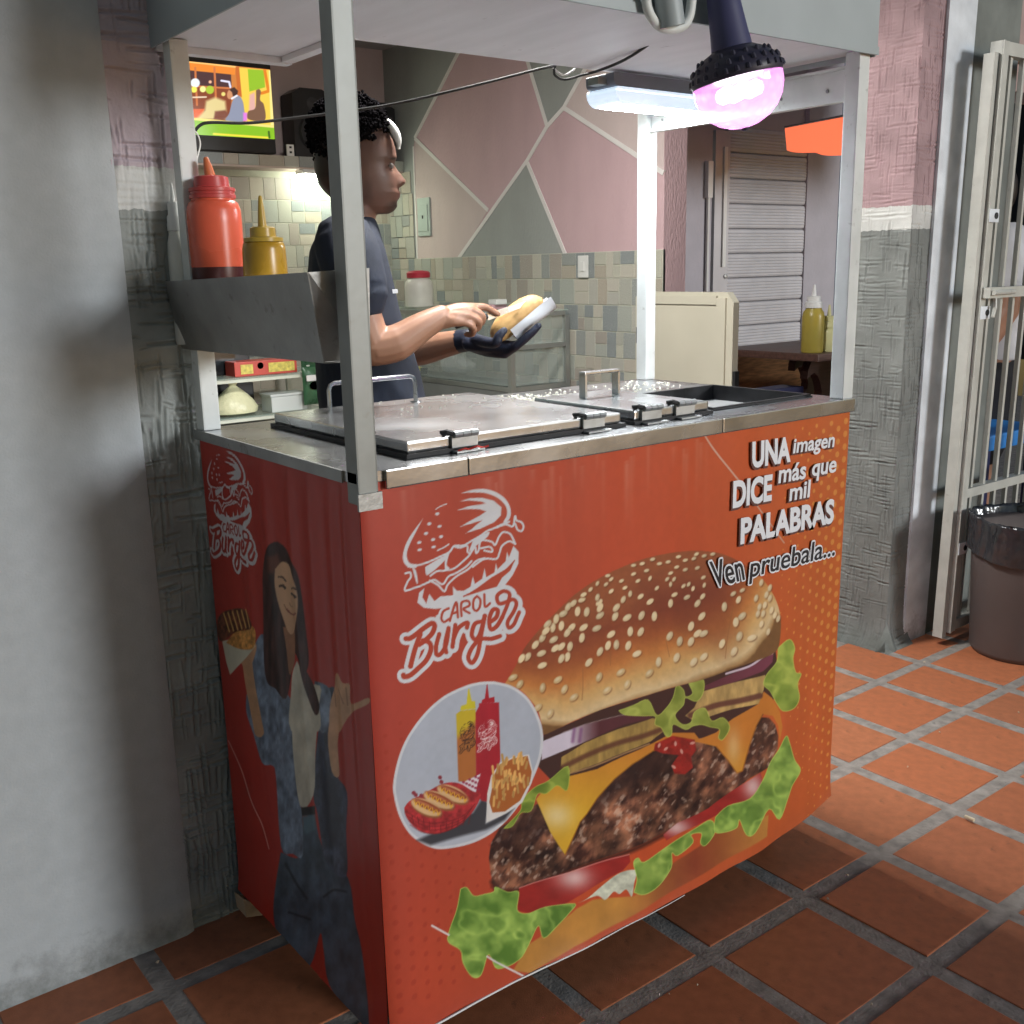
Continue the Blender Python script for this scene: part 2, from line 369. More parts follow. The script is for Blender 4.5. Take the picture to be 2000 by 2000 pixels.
m_ws = banded('white_pilaster_paint', [(0, (.80,.84,.89)), (2.9, (.80,.84,.89))])
MB().hexa([(2.384,.600,0),(2.515,.600,0),(2.515,.617,0),(2.384,.617,0),(2.412,.600,2.75),(2.575,.600,2.75),(2.575,.617,2.75),(2.412,.617,2.75)]).build('white_pilaster', m_ws, rp)
MB().hexa([(2.5155,.607,0),(2.64,.607,0),(2.64,.617,0),(2.5155,.617,0),(2.5755,.607,2.75),(2.86,.607,2.75),(2.86,.617,2.75),(2.5755,.617,2.75)]).build('grey_reveal', m_grey_wall, rp)
# ---- lintel and roof slab over the opening, room ceiling
m_lintel = mat('lintel_plaster', (.36,.34,.34), .8, bump=.3)
tag(MB().box(.013, 2.288, .62, .84, 2.33, 2.75).build('lintel', m_lintel), 'grey plaster lintel spanning the shop opening above the cart canopy', 'lintel')
m_ceil = mat('ceiling_paint', (.42,.42,.43), .85, bump=.15)
tag(MB().box(-.4, 2.5, .86, 3.8, 2.34, 2.44).build('ceiling', m_ceil), kind='structure')
# ---- room: back wall and side wall lined with stone-pattern tiles, painted geometric mural above
YB, XP = 3.55, 2.236
m_back = mat('pink_paint', (.50,.40,.40), .8, var=.06, bump=.35, bscale=120)
m_bed = mat('tile_bed', (.52,.52,.44), .8, bump=.2)
bw = empty('back_wall', 'back wall of the shop with stone-pattern tiles below the television shelf', 'wall', (1, YB, 0))
MB().box(-.4, 2.4, YB, YB+.12, 0, 2.34).build('painted_face', m_back, bw)
m_gp = mat('blue_grey_paint', (.17,.20,.22), .8, var=.06, bump=.35, bscale=120)
MB().box(1.95, 2.20, YB-.003, YB+.01, 1.83, 2.0).build('painted_patch', m_gp, bw)
MB().box(-.3, XP-.002, YB-.004, YB, .0, 1.76).build('tile_bed', m_bed, bw)
STONE_RND = [(.56,.55,.46), (.47,.47,.41), (.50,.45,.37), (.37,.39,.37), (.58,.55,.47), (.44,.40,.35), (.31,.34,.34), (.52,.51,.45), (.56,.51,.43), (.46,.48,.43)]
m_stone = mat('stone_tile', (.86,.86,.86), .35, var=.34, scale=30, bump=.15, bscale=60, rand=STONE_RND, wear=((.66,.65,.58), 11, .58, .4), spec=.45)
def stone_mesh(name):
    b = MB(); r = .5; c = .488
    b.v += [(-r,-r,0),(r,-r,0),(r,r,0),(-r,r,0),(-c,-c,1),(c,-c,1),(c,c,1),(-c,c,1)]
    b.f += [(0,1,5,4),(1,2,6,5),(2,3,7,6),(3,0,4,7),(4,5,6,7)]; me = b.mesh(name); me.materials.append(m_stone); return me
sm_ = stone_mesh('stone_tile')
def stones(parent, u0, u1, rows, place, skip=None):
    """courses of upright stones; place(u, z) -> (location, rotation)"""
    rr = random.Random(3)
    for z0, z1 in rows:
        u = u0-rr.uniform(0, .04)
        while u < u1:
            wd = rr.choice([.04, .06, .07, .08, .09, .055]); k = rr.choice([1, 1, 1, 1, 2]); h = (z1-z0)/k
            for q in range(k):
                za, zb = z0+q*h, z0+(q+1)*h; a, b_ = max(u, u0), min(u+wd, u1)
                if b_-a < .02 or (skip and skip((a+b_)/2, (za+zb)/2)): continue
                o = bpy.data.objects.new('stone_tile', sm_); COL.objects.link(o)
                loc, rot = place((a+b_)/2, (za+zb)/2); o.location = loc; o.rotation_euler = rot
                o.scale = (b_-a-.003, h-.0035, .0025); par(o, parent)
            u += wd
rows_b = [(.56+.105*i, .56+.105*(i+1)) for i in range(11)]
stones(bw, 1.22, XP-.003, rows_b, lambda u, z: ((u, YB-.004, z), (PI/2, 0, 0)), skip=lambda u, z: u > 1.75 and z < 1.0)
# side wall (mural)
mw = empty('mural_wall', 'side wall with a pink and grey geometric mural above stone-pattern tiles', 'wall', (XP, 2.6, 0))
m_mural = mat('mural_pink', (.54,.375,.395), .85, var=.05, bump=.8, bscale=110, stretch=(1, 1, .35))
MB().box(XP, XP+.12, 1.60, YB, 0, 2.34).build('wall_face', m_mural, mw)
m_mg = mat('mural_grey', (.315,.33,.315), .85, var=.05, bump=.8, bscale=110, stretch=(1, 1, .35))
m_mb = mat('mural_beige', (.56,.46,.445), .85, var=.05, bump=.8, bscale=110, stretch=(1, 1, .35))
m_ml = mat('mural_line', (.70,.67,.65), .8, var=.04)
def patch(name, pts, m, t=.0015):
    return MB().prism([(y, z) for y, z in pts], 0, XP-t, XP+.01).build(name, m, mw)
Bp, Cp, Dp, Ep, Fp, Gp, Hp, Jp, Kp, Ip = (3.285,1.897), (2.70,1.527), (2.945,1.32), (2.412,1.713), (2.272,1.839), (2.40,2.12), (2.165,1.898), (1.6,1.60), (2.165,1.32), (2.03,2.03)
Ap = (2.88,2.235)
Tl = (2.75, 2.338); Gt = (2.52, 2.338)
patch('mural_patch', [Bp, Ap, Tl, (3.549,2.338), (3.549,1.34), (3.306,1.32), (3.30,1.86)], m_mg)
patch('mural_patch', [Bp, Cp, Dp, (3.305,1.32)], m_mb, .0018)
patch('mural_patch', [Dp, Ep, Kp], m_mg)
patch('mural_patch', [Fp, Gp, Gt, (1.80,2.338), Ip, Hp], m_mg)
patch('mural_patch', [Hp, Ip, (1.80,2.338), (1.601,2.338), (1.601,1.60)], m_mb, .0018)
def tape(a, b, wd=.016):
    a = np.array(a); b = np.array(b); d = (b-a)/np.linalg.norm(b-a); n = np.array((-d[1], d[0]))*wd/2
    MB().prism([tuple(a+n), tuple(b+n), tuple(b-n), tuple(a-n)], 0, XP-.0035-random.random()*.0008, XP+.005).build('mural_line', m_ml, mw)
for a, b in [(Bp,Ap),(Ap,Tl),(Bp,Cp),(Dp,Ep),(Ep,Fp),(Ep,Kp),(Fp,Gp),(Gp,Gt),(Fp,Hp),(Hp,Ip),(Ip,(1.80,2.338)),(Hp,(1.602,1.60)),((3.30,1.86),(3.304,1.325))]: tape(a, b, .018 if a[0] < 3.29 else .01)
MB().box(XP-.004, XP+.01, 1.60, YB, .0, 1.326).build('tile_bed', m_bed, mw)
rows_m = [(1.326-.105*(i+1), 1.326-.105*i) for i in range(6)]
stones(mw, 1.60, YB-.006, rows_m, lambda u, z: ((XP-.004, u, z), (PI/2, 0, -PI/2)))
stones(mw, 3.32, YB-.006, [(1.328+.105*i, 1.328+.105*(i+1)) for i in range(4)], lambda u, z: ((XP-.0045, u, z), (PI/2, 0, -PI/2)))
# ================================================================== printed artwork of the cart's vinyl sheets
CW, CD, ZB, ZT = 1.129, .575, .078, 1.0
def crop(x0, y0, k): return lambda pts: [(x0+a/k, y0+b/k) for a, b in pts]
c3 = crop(740, 920, 4.390); c4 = crop(740, 1300, 4.83); c5 = crop(950, 1050, 2.9723); c6 = crop(800, 1450, 2.415)
l1 = crop(370, 820, 3.22); l2 = crop(400, 1350, 2.9725)
WHITE = (214, 216, 222); RED = (176, 66, 44)
def logo(pr, T, ink=WHITE, red=None, k=1.0, text=True):
    """burger emblem with its lettering; T maps logo coordinates to design coordinates, k scales line widths"""
    red = red or (lambda u, v: np.stack([176+0*u, 64+0*u, 46+0*u], -1))
    Ln = lambda pts, wd, col=ink, sm=True: pr.line(smooth_path(T(pts)) if sm else T(pts), wd*k, col)
    Pg = lambda pts, col=ink: pr.poly(smooth_path(T(pts+pts[:1]), 4), col)
    Pg([(700,187),(800,160),(900,152),(1000,180),(1080,240),(1120,320),(1118,395),(1080,440),(1062,430),(1088,380),(1085,310),(1040,250),(980,212),(900,187),(800,184)])
    pr.poly(T([(675,258),(780,232),(880,228),(980,252),(1045,310),(1040,380),(985,438),(870,492),(738,533),(800,490),(828,462),(885,420),(780,452),(688,478),(770,430),(860,382),(915,345),(860,327),(770,325),(670,333),(760,302),(860,287),(912,276),(880,262),(780,252)]), ink)
    Pg([(372,405),(300,500),(238,600),(204,700),(205,770),(245,822),(310,828),(322,800),(262,788),(236,740),(240,680),(272,600),(322,500)])
    for a, b in [(492,365),(425,450),(512,472),(397,533),(525,560),(457,585),(340,610),(462,648),(343,673)]: pr.ell(T([(a, b)])[0], 19*k/4.4, 12*k/4.4, -.25, ink)
    Ln([(480,325),(520,300),(572,280)], 9/4.4); Ln([(495,678),(545,655),(592,626)], 12/4.4)
    w1 = 17/4.4
    Ln([(250,818),(350,800),(430,772),(520,730),(600,690),(640,640),(720,636),(800,592),(870,552),(920,515),(985,488),(1060,450),(1110,432)], w1)
    Pg([(390,820),(470,770),(580,712),(560,760),(490,830),(440,870),(400,890)])
    Pg([(280,825),(312,850),(330,950),(318,960),(300,900)])
    Ln([(222,875),(262,868),(270,905),(240,950),(218,1022),(300,1000),(345,985),(420,950),(470,930),(540,968),(590,902),(660,870),(740,820),(790,770)], w1)
    Ln([(640,645),(690,655),(752,640),(757,690),(776,712),(730,760),(640,832),(560,850),(490,858),(435,895)], w1)
    Pg([(560,720),(640,640),(600,700),(575,800),(600,830),(560,850)])
    Ln([(776,712),(820,650),(828,700),(850,680),(872,596),(960,604),(992,632),(1025,560),(1062,522),(1120,540),(1160,622)], w1)
    Pg([(800,600),(860,560),(940,520),(930,560),(880,600),(830,640),(770,690)])
    Ln([(1160,622),(1110,600),(1050,640),(1028,700),(1000,752),(900,752),(800,820)], w1)
    Ln([(870,660),(950,650),(965,690),(900,680)], w1)
    Ln([(1010,480),(1080,455),(1140,470),(1158,385),(1170,420),(1210,435),(1230,470),(1215,510),(1180,500),(1160,450)], w1)
    Ln([(430,935),(500,975),(555,1028),(585,970),(660,900),(760,840),(830,770),(900,745)], w1)
    pr.poly(T([(325,1125),(340,1040),(385,1000),(368,1080),(400,1132),(425,1050),(470,1112),(520,1072),(630,1062),(628,985),(660,1022),(720,1025),(780,990),(800,900),(818,965),(880,922),(902,830),(915,908),(985,868),(998,790),(1012,840),(1080,770),(1090,690),(1108,735),(1145,640),(1190,690),(1188,790),(1140,890),(1080,970),(960,1060),(900,1030),(720,1075),(840,1000),(960,910),(1080,840),(1158,758),(1120,850),(1050,912),(1000,1000),(890,1090),(640,1150),(480,1180),(380,1170)]), ink)
    Ln([(720,1072),(860,1000),(1000,900),(1100,830),(1155,765)], 10/4.4, red)
    if not text: return
    B = [[(225,1435),(275,1425),(380,1345),(448,1302),(472,1325),(450,1390),(390,1450),(340,1485)], [(350,1395),(302,1530),(265,1672)],
         [(375,1450),(428,1470),(440,1530),(400,1620),(330,1690),(262,1748),(212,1762),(205,1745)]]
    u_ = [[(512,1395),(485,1500),(490,1572),(530,1560),(572,1480),(592,1345)], [(592,1345),(562,1480),(572,1552)]]
    r_ = [[(650,1318),(625,1505)], [(636,1430),(672,1350),(722,1308),(755,1298),(748,1340)]]
    g_ = [[(872,1288),(815,1310),(790,1400),(822,1442),(862,1390),(902,1238)], [(902,1238),(870,1400),(840,1560),(792,1642),(760,1592),(800,1500),(870,1438),(960,1435),(1032,1412)]]
    e_ = [[(945,1292),(1000,1252),(1012,1190),(970,1190),(940,1270),(952,1352),(1002,1330),(1052,1250)]]
    R_ = [[(1052,1250),(1100,1130),(1112,1050),(1062,1028),(1008,1068),(1022,1132),(1082,1122),(1142,1098),(1172,1132),(1150,1200),(1098,1290),(1110,1342),(1150,1312),(1182,1240),(1196,1208)]]
    car = [[(592,1175),(545,1202),(530,1262),(552,1292),(592,1268)], [(602,1282),(642,1150),(662,1132),(672,1252)], [(622,1222),(668,1205)],
           [(702,1240),(702,1130),(758,1112),(770,1150),(718,1182),(772,1216)], [(836,1072),(808,1102),(804,1172),(830,1196),(858,1166),(864,1102),(836,1072)], [(898,1056),(904,1160),(946,1132)]]
    allp = B+u_+r_+g_+e_+R_
    for p in allp: Ln(p, 108/4.39)
    for p in car: Ln(p, 62/4.39)
    Pg([(480,1240),(700,1100),(900,1020),(1100,980),(1180,1080),(1100,1330),(860,1300),(700,1340),(520,1400)])
    for p in B: Ln(p, 42/4.39, red)
    for p in u_+r_+g_+e_: Ln(p, 36/4.39, red)
    for p in R_: Ln(p, 32/4.39, red)
    for p in car: Ln(p, 20/4.39, red)
def noise_col(base, amp, su, sv, seed):
    base = np.array(base, float)
    return lambda u, v: base*(1+amp*(fbm(u/su, v/sv, seed)-.5)[:, None]*2)
def lettuce(pr, pts, seed, light=(168,188,76), dark=(92,124,36)):
    a = np.array(light, float); b = np.array(dark, float)
    def col(u, v):
        n = fbm(u/30, v/30, seed, 3); f = np.clip((n-.3)*2.4, 0, 1)
        rid = np.abs(fbm(u/44, v/44, seed+9, 3)-.5)*9
        f = np.clip(f*.6+np.clip(1-rid, 0, 1)*.5, 0, 1)[:, None]
        return b*(1-f)+a*f
    p = smooth_path(pts+pts[:1], 4); pr.poly(p, col); pr.line(p, 1.6, tuple(min(255, c*1.12) for c in light), alpha=.7)
def front_print():
    nx, nz = 720, 590
    xs = np.linspace(0, CW, nx); t = np.linspace(0, 1, nz); XX, TT = np.meshgrid(xs, t)
    rise = .040*np.clip((XX-.86)/.27, 0, 1)**2.2+.004*np.sin(XX*7)
    zb = ZB+rise; ZZ = zb+(.984-zb)*TT
    YY = -.002-.0016*np.sin(XX*38)*np.sin(ZZ*3+1)-.0022*(fbm(XX*9, ZZ*2.2, 5)-.5)
    YY = YY-.012*np.exp(-(ZZ-zb)/.03)*fbm(XX*5, ZZ, 3)+.006*np.exp(-XX/.012)
    P = np.stack([XX, YY, ZZ], -1)
    flatP = np.stack([XX, 0*XX, ZZ], -1)
    U, V = project(flatP.reshape(-1, 3)); U = U.reshape(XX.shape); V = V.reshape(XX.shape)
    pr = Print(U, V)
    s = (XX/CW)[..., None]
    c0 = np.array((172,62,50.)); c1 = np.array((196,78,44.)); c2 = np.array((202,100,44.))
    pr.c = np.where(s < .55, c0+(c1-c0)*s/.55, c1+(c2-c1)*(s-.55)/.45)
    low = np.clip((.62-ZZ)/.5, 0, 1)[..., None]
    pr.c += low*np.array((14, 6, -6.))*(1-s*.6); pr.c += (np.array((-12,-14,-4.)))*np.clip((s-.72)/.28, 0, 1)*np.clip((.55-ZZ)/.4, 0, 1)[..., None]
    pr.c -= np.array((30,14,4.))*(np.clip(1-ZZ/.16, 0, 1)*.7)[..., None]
    # halftone dots: pale ones at the right, dark ones at the lower left
    for a in range(9):
        for b in range(34):
            x = CW-.012-a*.023; z = .955-b*.0262-(a % 2)*.0131; r = .0068-a*.00062-max(0, abs(z-.72)-.2)*.008
            if r < .0016: continue
            ix = np.nonzero((abs(XX-x) < .011) & (abs(ZZ-z) < .011)); d = np.hypot(XX[ix]-x, ZZ[ix]-z)
            pr.put(ix, np.clip(.5+(r-d)/.0016, 0, 1)*.62, (236, 166, 76))
    for a in range(11):
        for b in range(19):
            x = .018+a*.026; z = .135+b*.026+(a % 2)*.013; r = .0056-a*.0003-b*.00012
            if r < .0016: continue
            ix = np.nonzero((abs(XX-x) < .011) & (abs(ZZ-z) < .011)); d = np.hypot(XX[ix]-x, ZZ[ix]-z)
            pr.put(ix, np.clip(.5+(r-d)/.0022, 0, 1)*.5, (158, 48, 34))
    logo(pr, c3)
    # --- the hamburger
    bun = noise_col((186,128,58), .12, 40, 30, 3)
    pr.poly(c6([(480,1072),(560,950),(640,900),(780,780),(860,740),(1050,720),(1240,570),(1440,430),(1690,340),(1680,440),(1540,520),(1330,640),(1000,830),(760,950),(560,1080)]), lambda u, v: np.array((196,134,58.))*(1-.0*u[:, None])*(1+.2*(fbm(u/50, v/40, 3)-.5)[:, None])-np.clip(1-np.abs(u-1355)/150, 0, 1)[:, None]*np.array((52,72,22.)), soft=3)
    pr.poly(c5([(330,1140),(650,1000),(950,905),(1250,820),(1675,660),(1690,760),(1690,900),(1560,1080),(1400,1180),(1100,1260),(900,1320),(640,1460),(460,1500),(300,1330)]), (62,38,34))
    # patty
    def meat(u, v):
        t_ = u*.8+v*.6; n_ = -u*.6+v*.8; a = fbm(t_/13, n_/26, 31, 4); b = fbm(u/44, v/34, 35, 3); c = np.clip((fbm(t_/8, n_/14, 39, 3)-.60)*6, 0, 1)
        g = np.clip((a-.28)*2.1, 0, 1)[:, None]; bb = np.clip((b-.3)*1.9, 0, 1)[:, None]
        col = np.array((58,32,27.))*(1-g)+np.array((182,118,86.))*g
        col = col*(.52+.62*bb); return col*(1-.55*c[:, None])+np.array((222,196,176.))*.55*c[:, None]
    patty = c6([(378,470),(368,540),(376,610),(384,655),(412,690),(500,692),(600,655),(760,592),(950,532),(1100,472),(1300,375),(1480,268),(1600,165),(1690,115),(1735,30),(1738,-30),(1722,-85),(1690,-118),(1650,-122),(1560,-70),(1480,-40),(1350,-20),(1160,0),(960,120),(740,300),(600,290),(420,400)])
    pr.poly(patty, meat, soft=2.5)
    pr.line(smooth_path(c6([(384,655),(412,692),(500,696),(600,660),(760,598),(950,540),(1100,480),(1300,385)])), 9, (36,20,18), soft=8, alpha=.75)
    pr.poly(c6([(960,120),(1160,20),(1330,0),(1320,60),(1180,160),(1020,210),(900,300),(830,330)]), (40,24,24), soft=26, alpha=.65)
    pr.poly(c6([(420,400),(600,300),(640,420),(600,470),(400,500)]), (38,24,24), soft=22, alpha=.6)
    # tomatoes
    def tom(hl):
        hl = np.array(hl)
        def f(u, v):
            w_ = sum(np.exp(-(((u-h[0])/h[2])**2+((v-h[1])/h[3])**2)) for h in hl)[:, None]
            return np.array((158,38,34.))*(1+.25*(fbm(u/30, v/14, 8)-.5)[:, None])*(1-w_*.85)+np.array((236,206,202.))*w_*.85
        return f
    H6 = lambda a, b, rx, ry: (*c6([(a, b)])[0], rx, ry)
    pr.poly(c6([(515,685),(600,655),(800,590),(960,540),(1030,525),(1035,560),(1000,602),(860,682),(700,772),(560,806),(505,790)]), tom([H6(770,635,34,22)]))
    pr.poly(c6([(1195,435),(1260,380),(1400,310),(1560,200),(1650,138),(1664,205),(1560,292),(1400,362),(1280,422),(1210,462)]), tom([H6(1255,400,26,16), H6(1612,205,18,24)]))
    pr.line(c6([(515,685),(600,657),(800,592),(1030,525)]), 2, (226,150,140), alpha=.7)
    # white and green salad along the bottom
    pr.poly(smooth_path(c6([(790,752),(840,728),(900,680),(990,612),(1062,600),(1052,660),(1040,722),(1016,690),(985,712),(960,702),(920,740),(880,722),(790,752)])), noise_col((206,208,186), .25, 12, 12, 4))
    lettuce(pr, c6([(240,690),(268,684),(300,722),(350,712),(392,700),(400,678),(460,704),(512,704),(505,790),(560,806),(640,775),(772,756),(745,800),(700,850),(630,920),(606,862),(560,950),(510,1022),(410,1062),(380,1012),(362,1000),(332,1092),(292,1102),(252,1040),(240,980),(182,940),(190,880),(222,790)]), 51, (172,206,96), (84,126,44))
    lettuce(pr, c6([(1050,702),(1066,640),(1050,565),(1072,542),(1100,562),(1200,500),(1330,410),(1415,364),(1438,420),(1390,482),(1365,470),(1370,425),(1322,432),(1330,470),(1262,532),(1236,520),(1232,590),(1172,672),(1100,712)]), 53, (176,204,96), (96,134,48))
    lettuce(pr, c6([(1440,352),(1500,300),(1600,262),(1662,172),(1700,92),(1742,32),(1775,-30),(1790,0),(1812,80),(1838,130),(1802,200),(1782,262),(1742,362),(1692,312),(1622,422),(1582,432),(1552,362),(1540,400),(1490,422),(1436,420)]), 55, (170,204,92), (80,120,42))
    # cheese
    def cheese(u, v):
        h1 = np.exp(-(((u-1086)/30)**2+((v-1592)/26)**2))[:, None]; h2 = np.exp(-(((u-1432)/13)**2+((v-1458)/34)**2))[:, None]*.6
        g = np.clip((v-1440)/150, 0, 1)[:, None]
        c = np.array((204,122,44.))*(1-g)+np.array((222,170,46.))*g
        return c*(1-.75*(h1+h2))+np.array((246,226,176.))*.75*(h1+h2)
    ch = c5([(458,1385),(640,1342),(800,1262),(960,1192),(1080,1132),(1200,1130),(1240,1182),(1100,1192),(960,1238),(840,1312),(740,1400),(640,1512),(580,1600)])+c6([(800,372),(728,526),(706,495),(660,420),(596,268),(640,210)])
    pr.poly(ch, cheese, soft=2); pr.line(ch[7:15], 3, (160,96,28), alpha=.6)
    ch2 = c5([(1330,1130),(1430,1050),(1565,965),(1602,890),(1655,930),(1702,1010),(1718,1100),(1702,1185),(1692,1092),(1660,1034),(1596,1022),(1560,1085),(1520,1202),(1482,1352),(1452,1366),(1402,1292),(1332,1212),(1215,1182),(1230,1165)])
    pr.poly(ch2, cheese, soft=2); pr.line(ch2[10:17], 3, (166,96,30), alpha=.6)
    pr.poly(c5([(975,1195),(1080,1150),(1202,1170),(1212,1230),(1182,1272),(1192,1332),(1150,1372),(1090,1370),(1072,1322),(1112,1262),(1022,1252),(968,1232)]), noise_col((150,34,28), .3, 9, 9, 6), soft=2.5)
    for a, b in [(1000,1205),(1040,1225),(1095,1195),(1130,1240),(1190,1190),(1085,1330)]: pr.ell(c5([(a, b)])[0], 5, 2.6, random.random()*3, (236,176,160), alpha=.8)
    # onion, pickles
    def fade(a, b, u0, u1):
        a = np.array(a, float); b = np.array(b, float)
        return lambda u, v: a+(b-a)*np.clip((u-u0)/(u1-u0), 0, 1)[:, None]
    pr.poly(c5([(322,1182),(440,1130),(560,1086),(780,1030),(962,1008),(952,1046),(800,1082),(600,1170),(430,1240),(318,1290)]), fade((214,204,220), (84,42,48), 1110, 1170))
    pr.line(c5([(440,1128),(560,1084),(780,1028),(900,1015)]), 1.6, (170,150,150), alpha=.7)
    for a in (505, 545): pr.line(c5([(a,1110),(a-10,1180)]), 6, (120,70,120), soft=5, alpha=.7)
    pk = lambda u, v: (np.array((168,136,72.))*(1+.5*(fbm(u/9, v/30, 12)-.5)[:, None]))
    pr.poly(c5([(430,1272),(560,1192),(760,1110),(960,1046),(1022,1060),(1030,1120),(950,1180),(820,1232),(640,1312),(482,1362),(428,1322)]), pk)
    pr.line(smooth_path(c5([(440,1330),(560,1270),(760,1190),(900,1150),(1020,1110)])), 10, (92,52,38), soft=5, alpha=.85)
    pr.line(smooth_path(c5([(480,1365),(640,1318),(820,1240),(940,1195)])), 3, (216,170,110), alpha=.6)
    pr.poly(c5([(1250,862),(1420,792),(1560,722),(1662,668),(1656,722),(1600,772),(1430,842),(1262,882)]), fade((92,44,54), (120,58,76), 1370, 1500))
    pr.line(smooth_path(c5([(1390,790),(1520,745),(1600,690),(1655,670)])), 4, (214,196,210))
    pr.poly(c5([(1242,892),(1400,850),(1612,794),(1602,880),(1572,962),(1440,992),(1200,1062),(1150,1032),(1200,985)]), lambda u, v: np.array((186,152,92.))*(1+.5*(fbm(u/10, v/30, 14)-.5)[:, None]))
    pr.line(smooth_path(c5([(1180,1030),(1300,980),(1450,950),(1580,915)])), 11, (96,54,44), soft=4, alpha=.9)
    # salad in the middle and at the right
    lettuce(pr, c5([(765,1002),(850,970),(932,940),(985,1030),(1040,990),(1080,930),(1102,858),(1140,882),(1152,922),(1192,900),(1168,830),(1212,798),(1256,830),(1250,902),(1212,948),(1152,928),(1140,970),(1092,1030),(1132,1082),(1182,1070),(1202,1010),(1262,988),(1302,1062),(1372,1045),(1412,1102),(1372,1172),(1345,1160),(1352,1112),(1292,1096),(1242,1082),(1192,1092),(1152,1112),(1082,1082),(1072,1142),(1042,1152),(1012,1102),(975,1082),(975,1035),(900,1032),(800,1026)]), 57, (178,188,86), (112,128,44))
    lettuce(pr, c5([(1690,640),(1757,590),(1787,640),(1777,700),(1792,780),(1822,790),(1802,850),(1812,930),(1782,990),(1722,1006),(1682,960),(1642,890),(1602,850),(1622,790),(1682,720)]), 59, (178,196,86), (104,134,44))
    lettuce(pr, c6([(440,402),(520,322),(530,270),(592,210),(652,180),(742,110),(738,222),(692,200),(642,240),(602,242),(572,322),(522,332),(482,392)]), 61, (160,180,72), (88,116,36))
    # crown of the bun with sesame
    a_, b_ = np.array(c5([(330,1140)])[0]), np.array(c5([(1690,650)])[0]); dn = (b_-a_)/np.linalg.norm(b_-a_); nn = np.array((dn[1], -dn[0]))
    if nn[1] > 0: nn = -nn
    ks = np.array([-5, 0, 12, 45, 80, 115, 150, 190]); kc = np.array([(120,84,48),(178,140,92),(222,194,146),(214,168,104),(196,122,62),(160,84,46),(136,66,42),(150,82,50)], float)
    def crown(u, v):
        d = (u-a_[0])*nn[0]+(v-a_[1])*nn[1]; tt = (u-a_[0])*dn[0]+(v-a_[1])*dn[1]
        d = d+14*(fbm(u/40, v/40, 17)-.5)-np.clip((np.abs(tt-230)-160)/110, 0, 1)**2*60
        return np.stack([np.interp(d, ks, kc[:, i]) for i in range(3)], -1)*(1+.10*(fbm(u/7, v/7, 19)-.5)[:, None])
    bun_o = c5([(100,850),(165,745),(210,650),(270,570),(340,490),(420,410),(520,320),(640,240),(760,180),(900,125),(1050,90),(1200,75),(1330,85),(1420,115),(1500,160),(1570,210),(1630,280),(1680,370),(1705,470),(1702,580),(1675,662),(1560,712),(1400,772),(1250,822),(1100,862),(950,906),(800,950),(650,1002),(500,1062),(400,1112),(330,1142),(320,1100),(300,1010),(260,950),(190,880)])
    pr.poly(smooth_path(bun_o+bun_o[:1], 3), crown, soft=2)
    pr.poly(c5([(880,250),(1200,220),(1420,330),(1460,560),(1380,680),(1200,600),(1000,480),(860,330)]), (104,42,34), soft=50, alpha=.35)
    for p in ([(555,760),(556,860),(550,940)], [(1430,400),(1400,560),(1385,700)], [(1040,600),(1060,690)], [(720,640),(715,740)]): pr.line(smooth_path(c5(p)), 1.8, (150,96,56), alpha=.6)
    seeds = [(985,292),(945,370),(890,340),(1065,380),(1088,330),(1160,345),(1220,380),(1250,340),(1378,400),(1460,360),(1430,325),(1482,305),(1480,455),(1445,490),(1465,572),(1535,580),(1365,615),(1245,455),(1183,513),(1220,555),(1255,555),(1060,570),(1118,600),(1182,602),(970,455),(895,450),(812,463),(743,455),(655,450),(636,525),(720,560),(830,543),(890,545),(750,620),(702,625),(818,625),(868,672),(655,660),(590,723),(550,580),(560,520),(525,427),(578,430),(650,375),(655,405),(750,405),(790,358),(830,325),(720,310),(640,345),(550,360),(470,400),(490,520),(465,550),(430,510),(380,520),(385,590),(395,640),(430,630),(480,630),(465,690),(430,700),(320,740),(315,670),(280,620),(235,690),(320,580),(200,700),(150,810),(190,850),(322,870),(410,823),(447,878),(502,925),(295,985),(365,1020),(650,808),(775,780),(812,850),(940,785),(995,720),(1100,695),(1197,720),(1255,690),(1435,660),(697,885),(945,235),(875,250),(800,290),(925,190),(850,210),(780,250),(720,240),(690,270),(1000,150),(1050,140),(1110,110),(1150,130),(1200,120),(1100,170),(1065,205),(1045,240),(1085,240),(1065,270),(1150,185),(1220,175),(1170,270),(1140,280),(1195,295),(1255,230),(1260,275),(1215,95),(1260,105),(1310,95),(960,125),(900,150),(850,160),(700,220),(640,265),(600,300),(560,330),(500,380),(440,440),(400,470),(350,500),(340,540),(1590,260),(1620,330),(1560,350),(1580,400),(1610,390),(1640,350),(1650,420),(1670,450),(1600,440),(1570,440),(1590,500),(1630,545),(1690,470),(1640,290)]
    rs = random.Random(5)
    for a, b in seeds:
        c = c5([(a, b)])[0]; top = np.clip((b-150)/260, .55, 1); side = a > 1540
        ang = (1.9 if side else -.95+rs.uniform(-.5, .5)) if b > 230 else -.35+rs.uniform(-.2, .2)
        rx, ry = (9.6*top, 5.4*top) if not side else (7.2, 3.7)
        e = rs.uniform(.88, 1.06); base = (226*e, 202*e, 158*e) if b < 760 else (206*e, 176*e, 126*e)
        pr.ell((c[0]+1.6, c[1]+2.0), rx, ry, ang, (96,52,30), soft=3, alpha=.55)
        pr.ell(c, rx, ry, ang, base, soft=1.6); pr.ell((c[0]-1, c[1]-1), rx*.55, ry*.5, ang, (240,224,190), soft=3, alpha=.6)
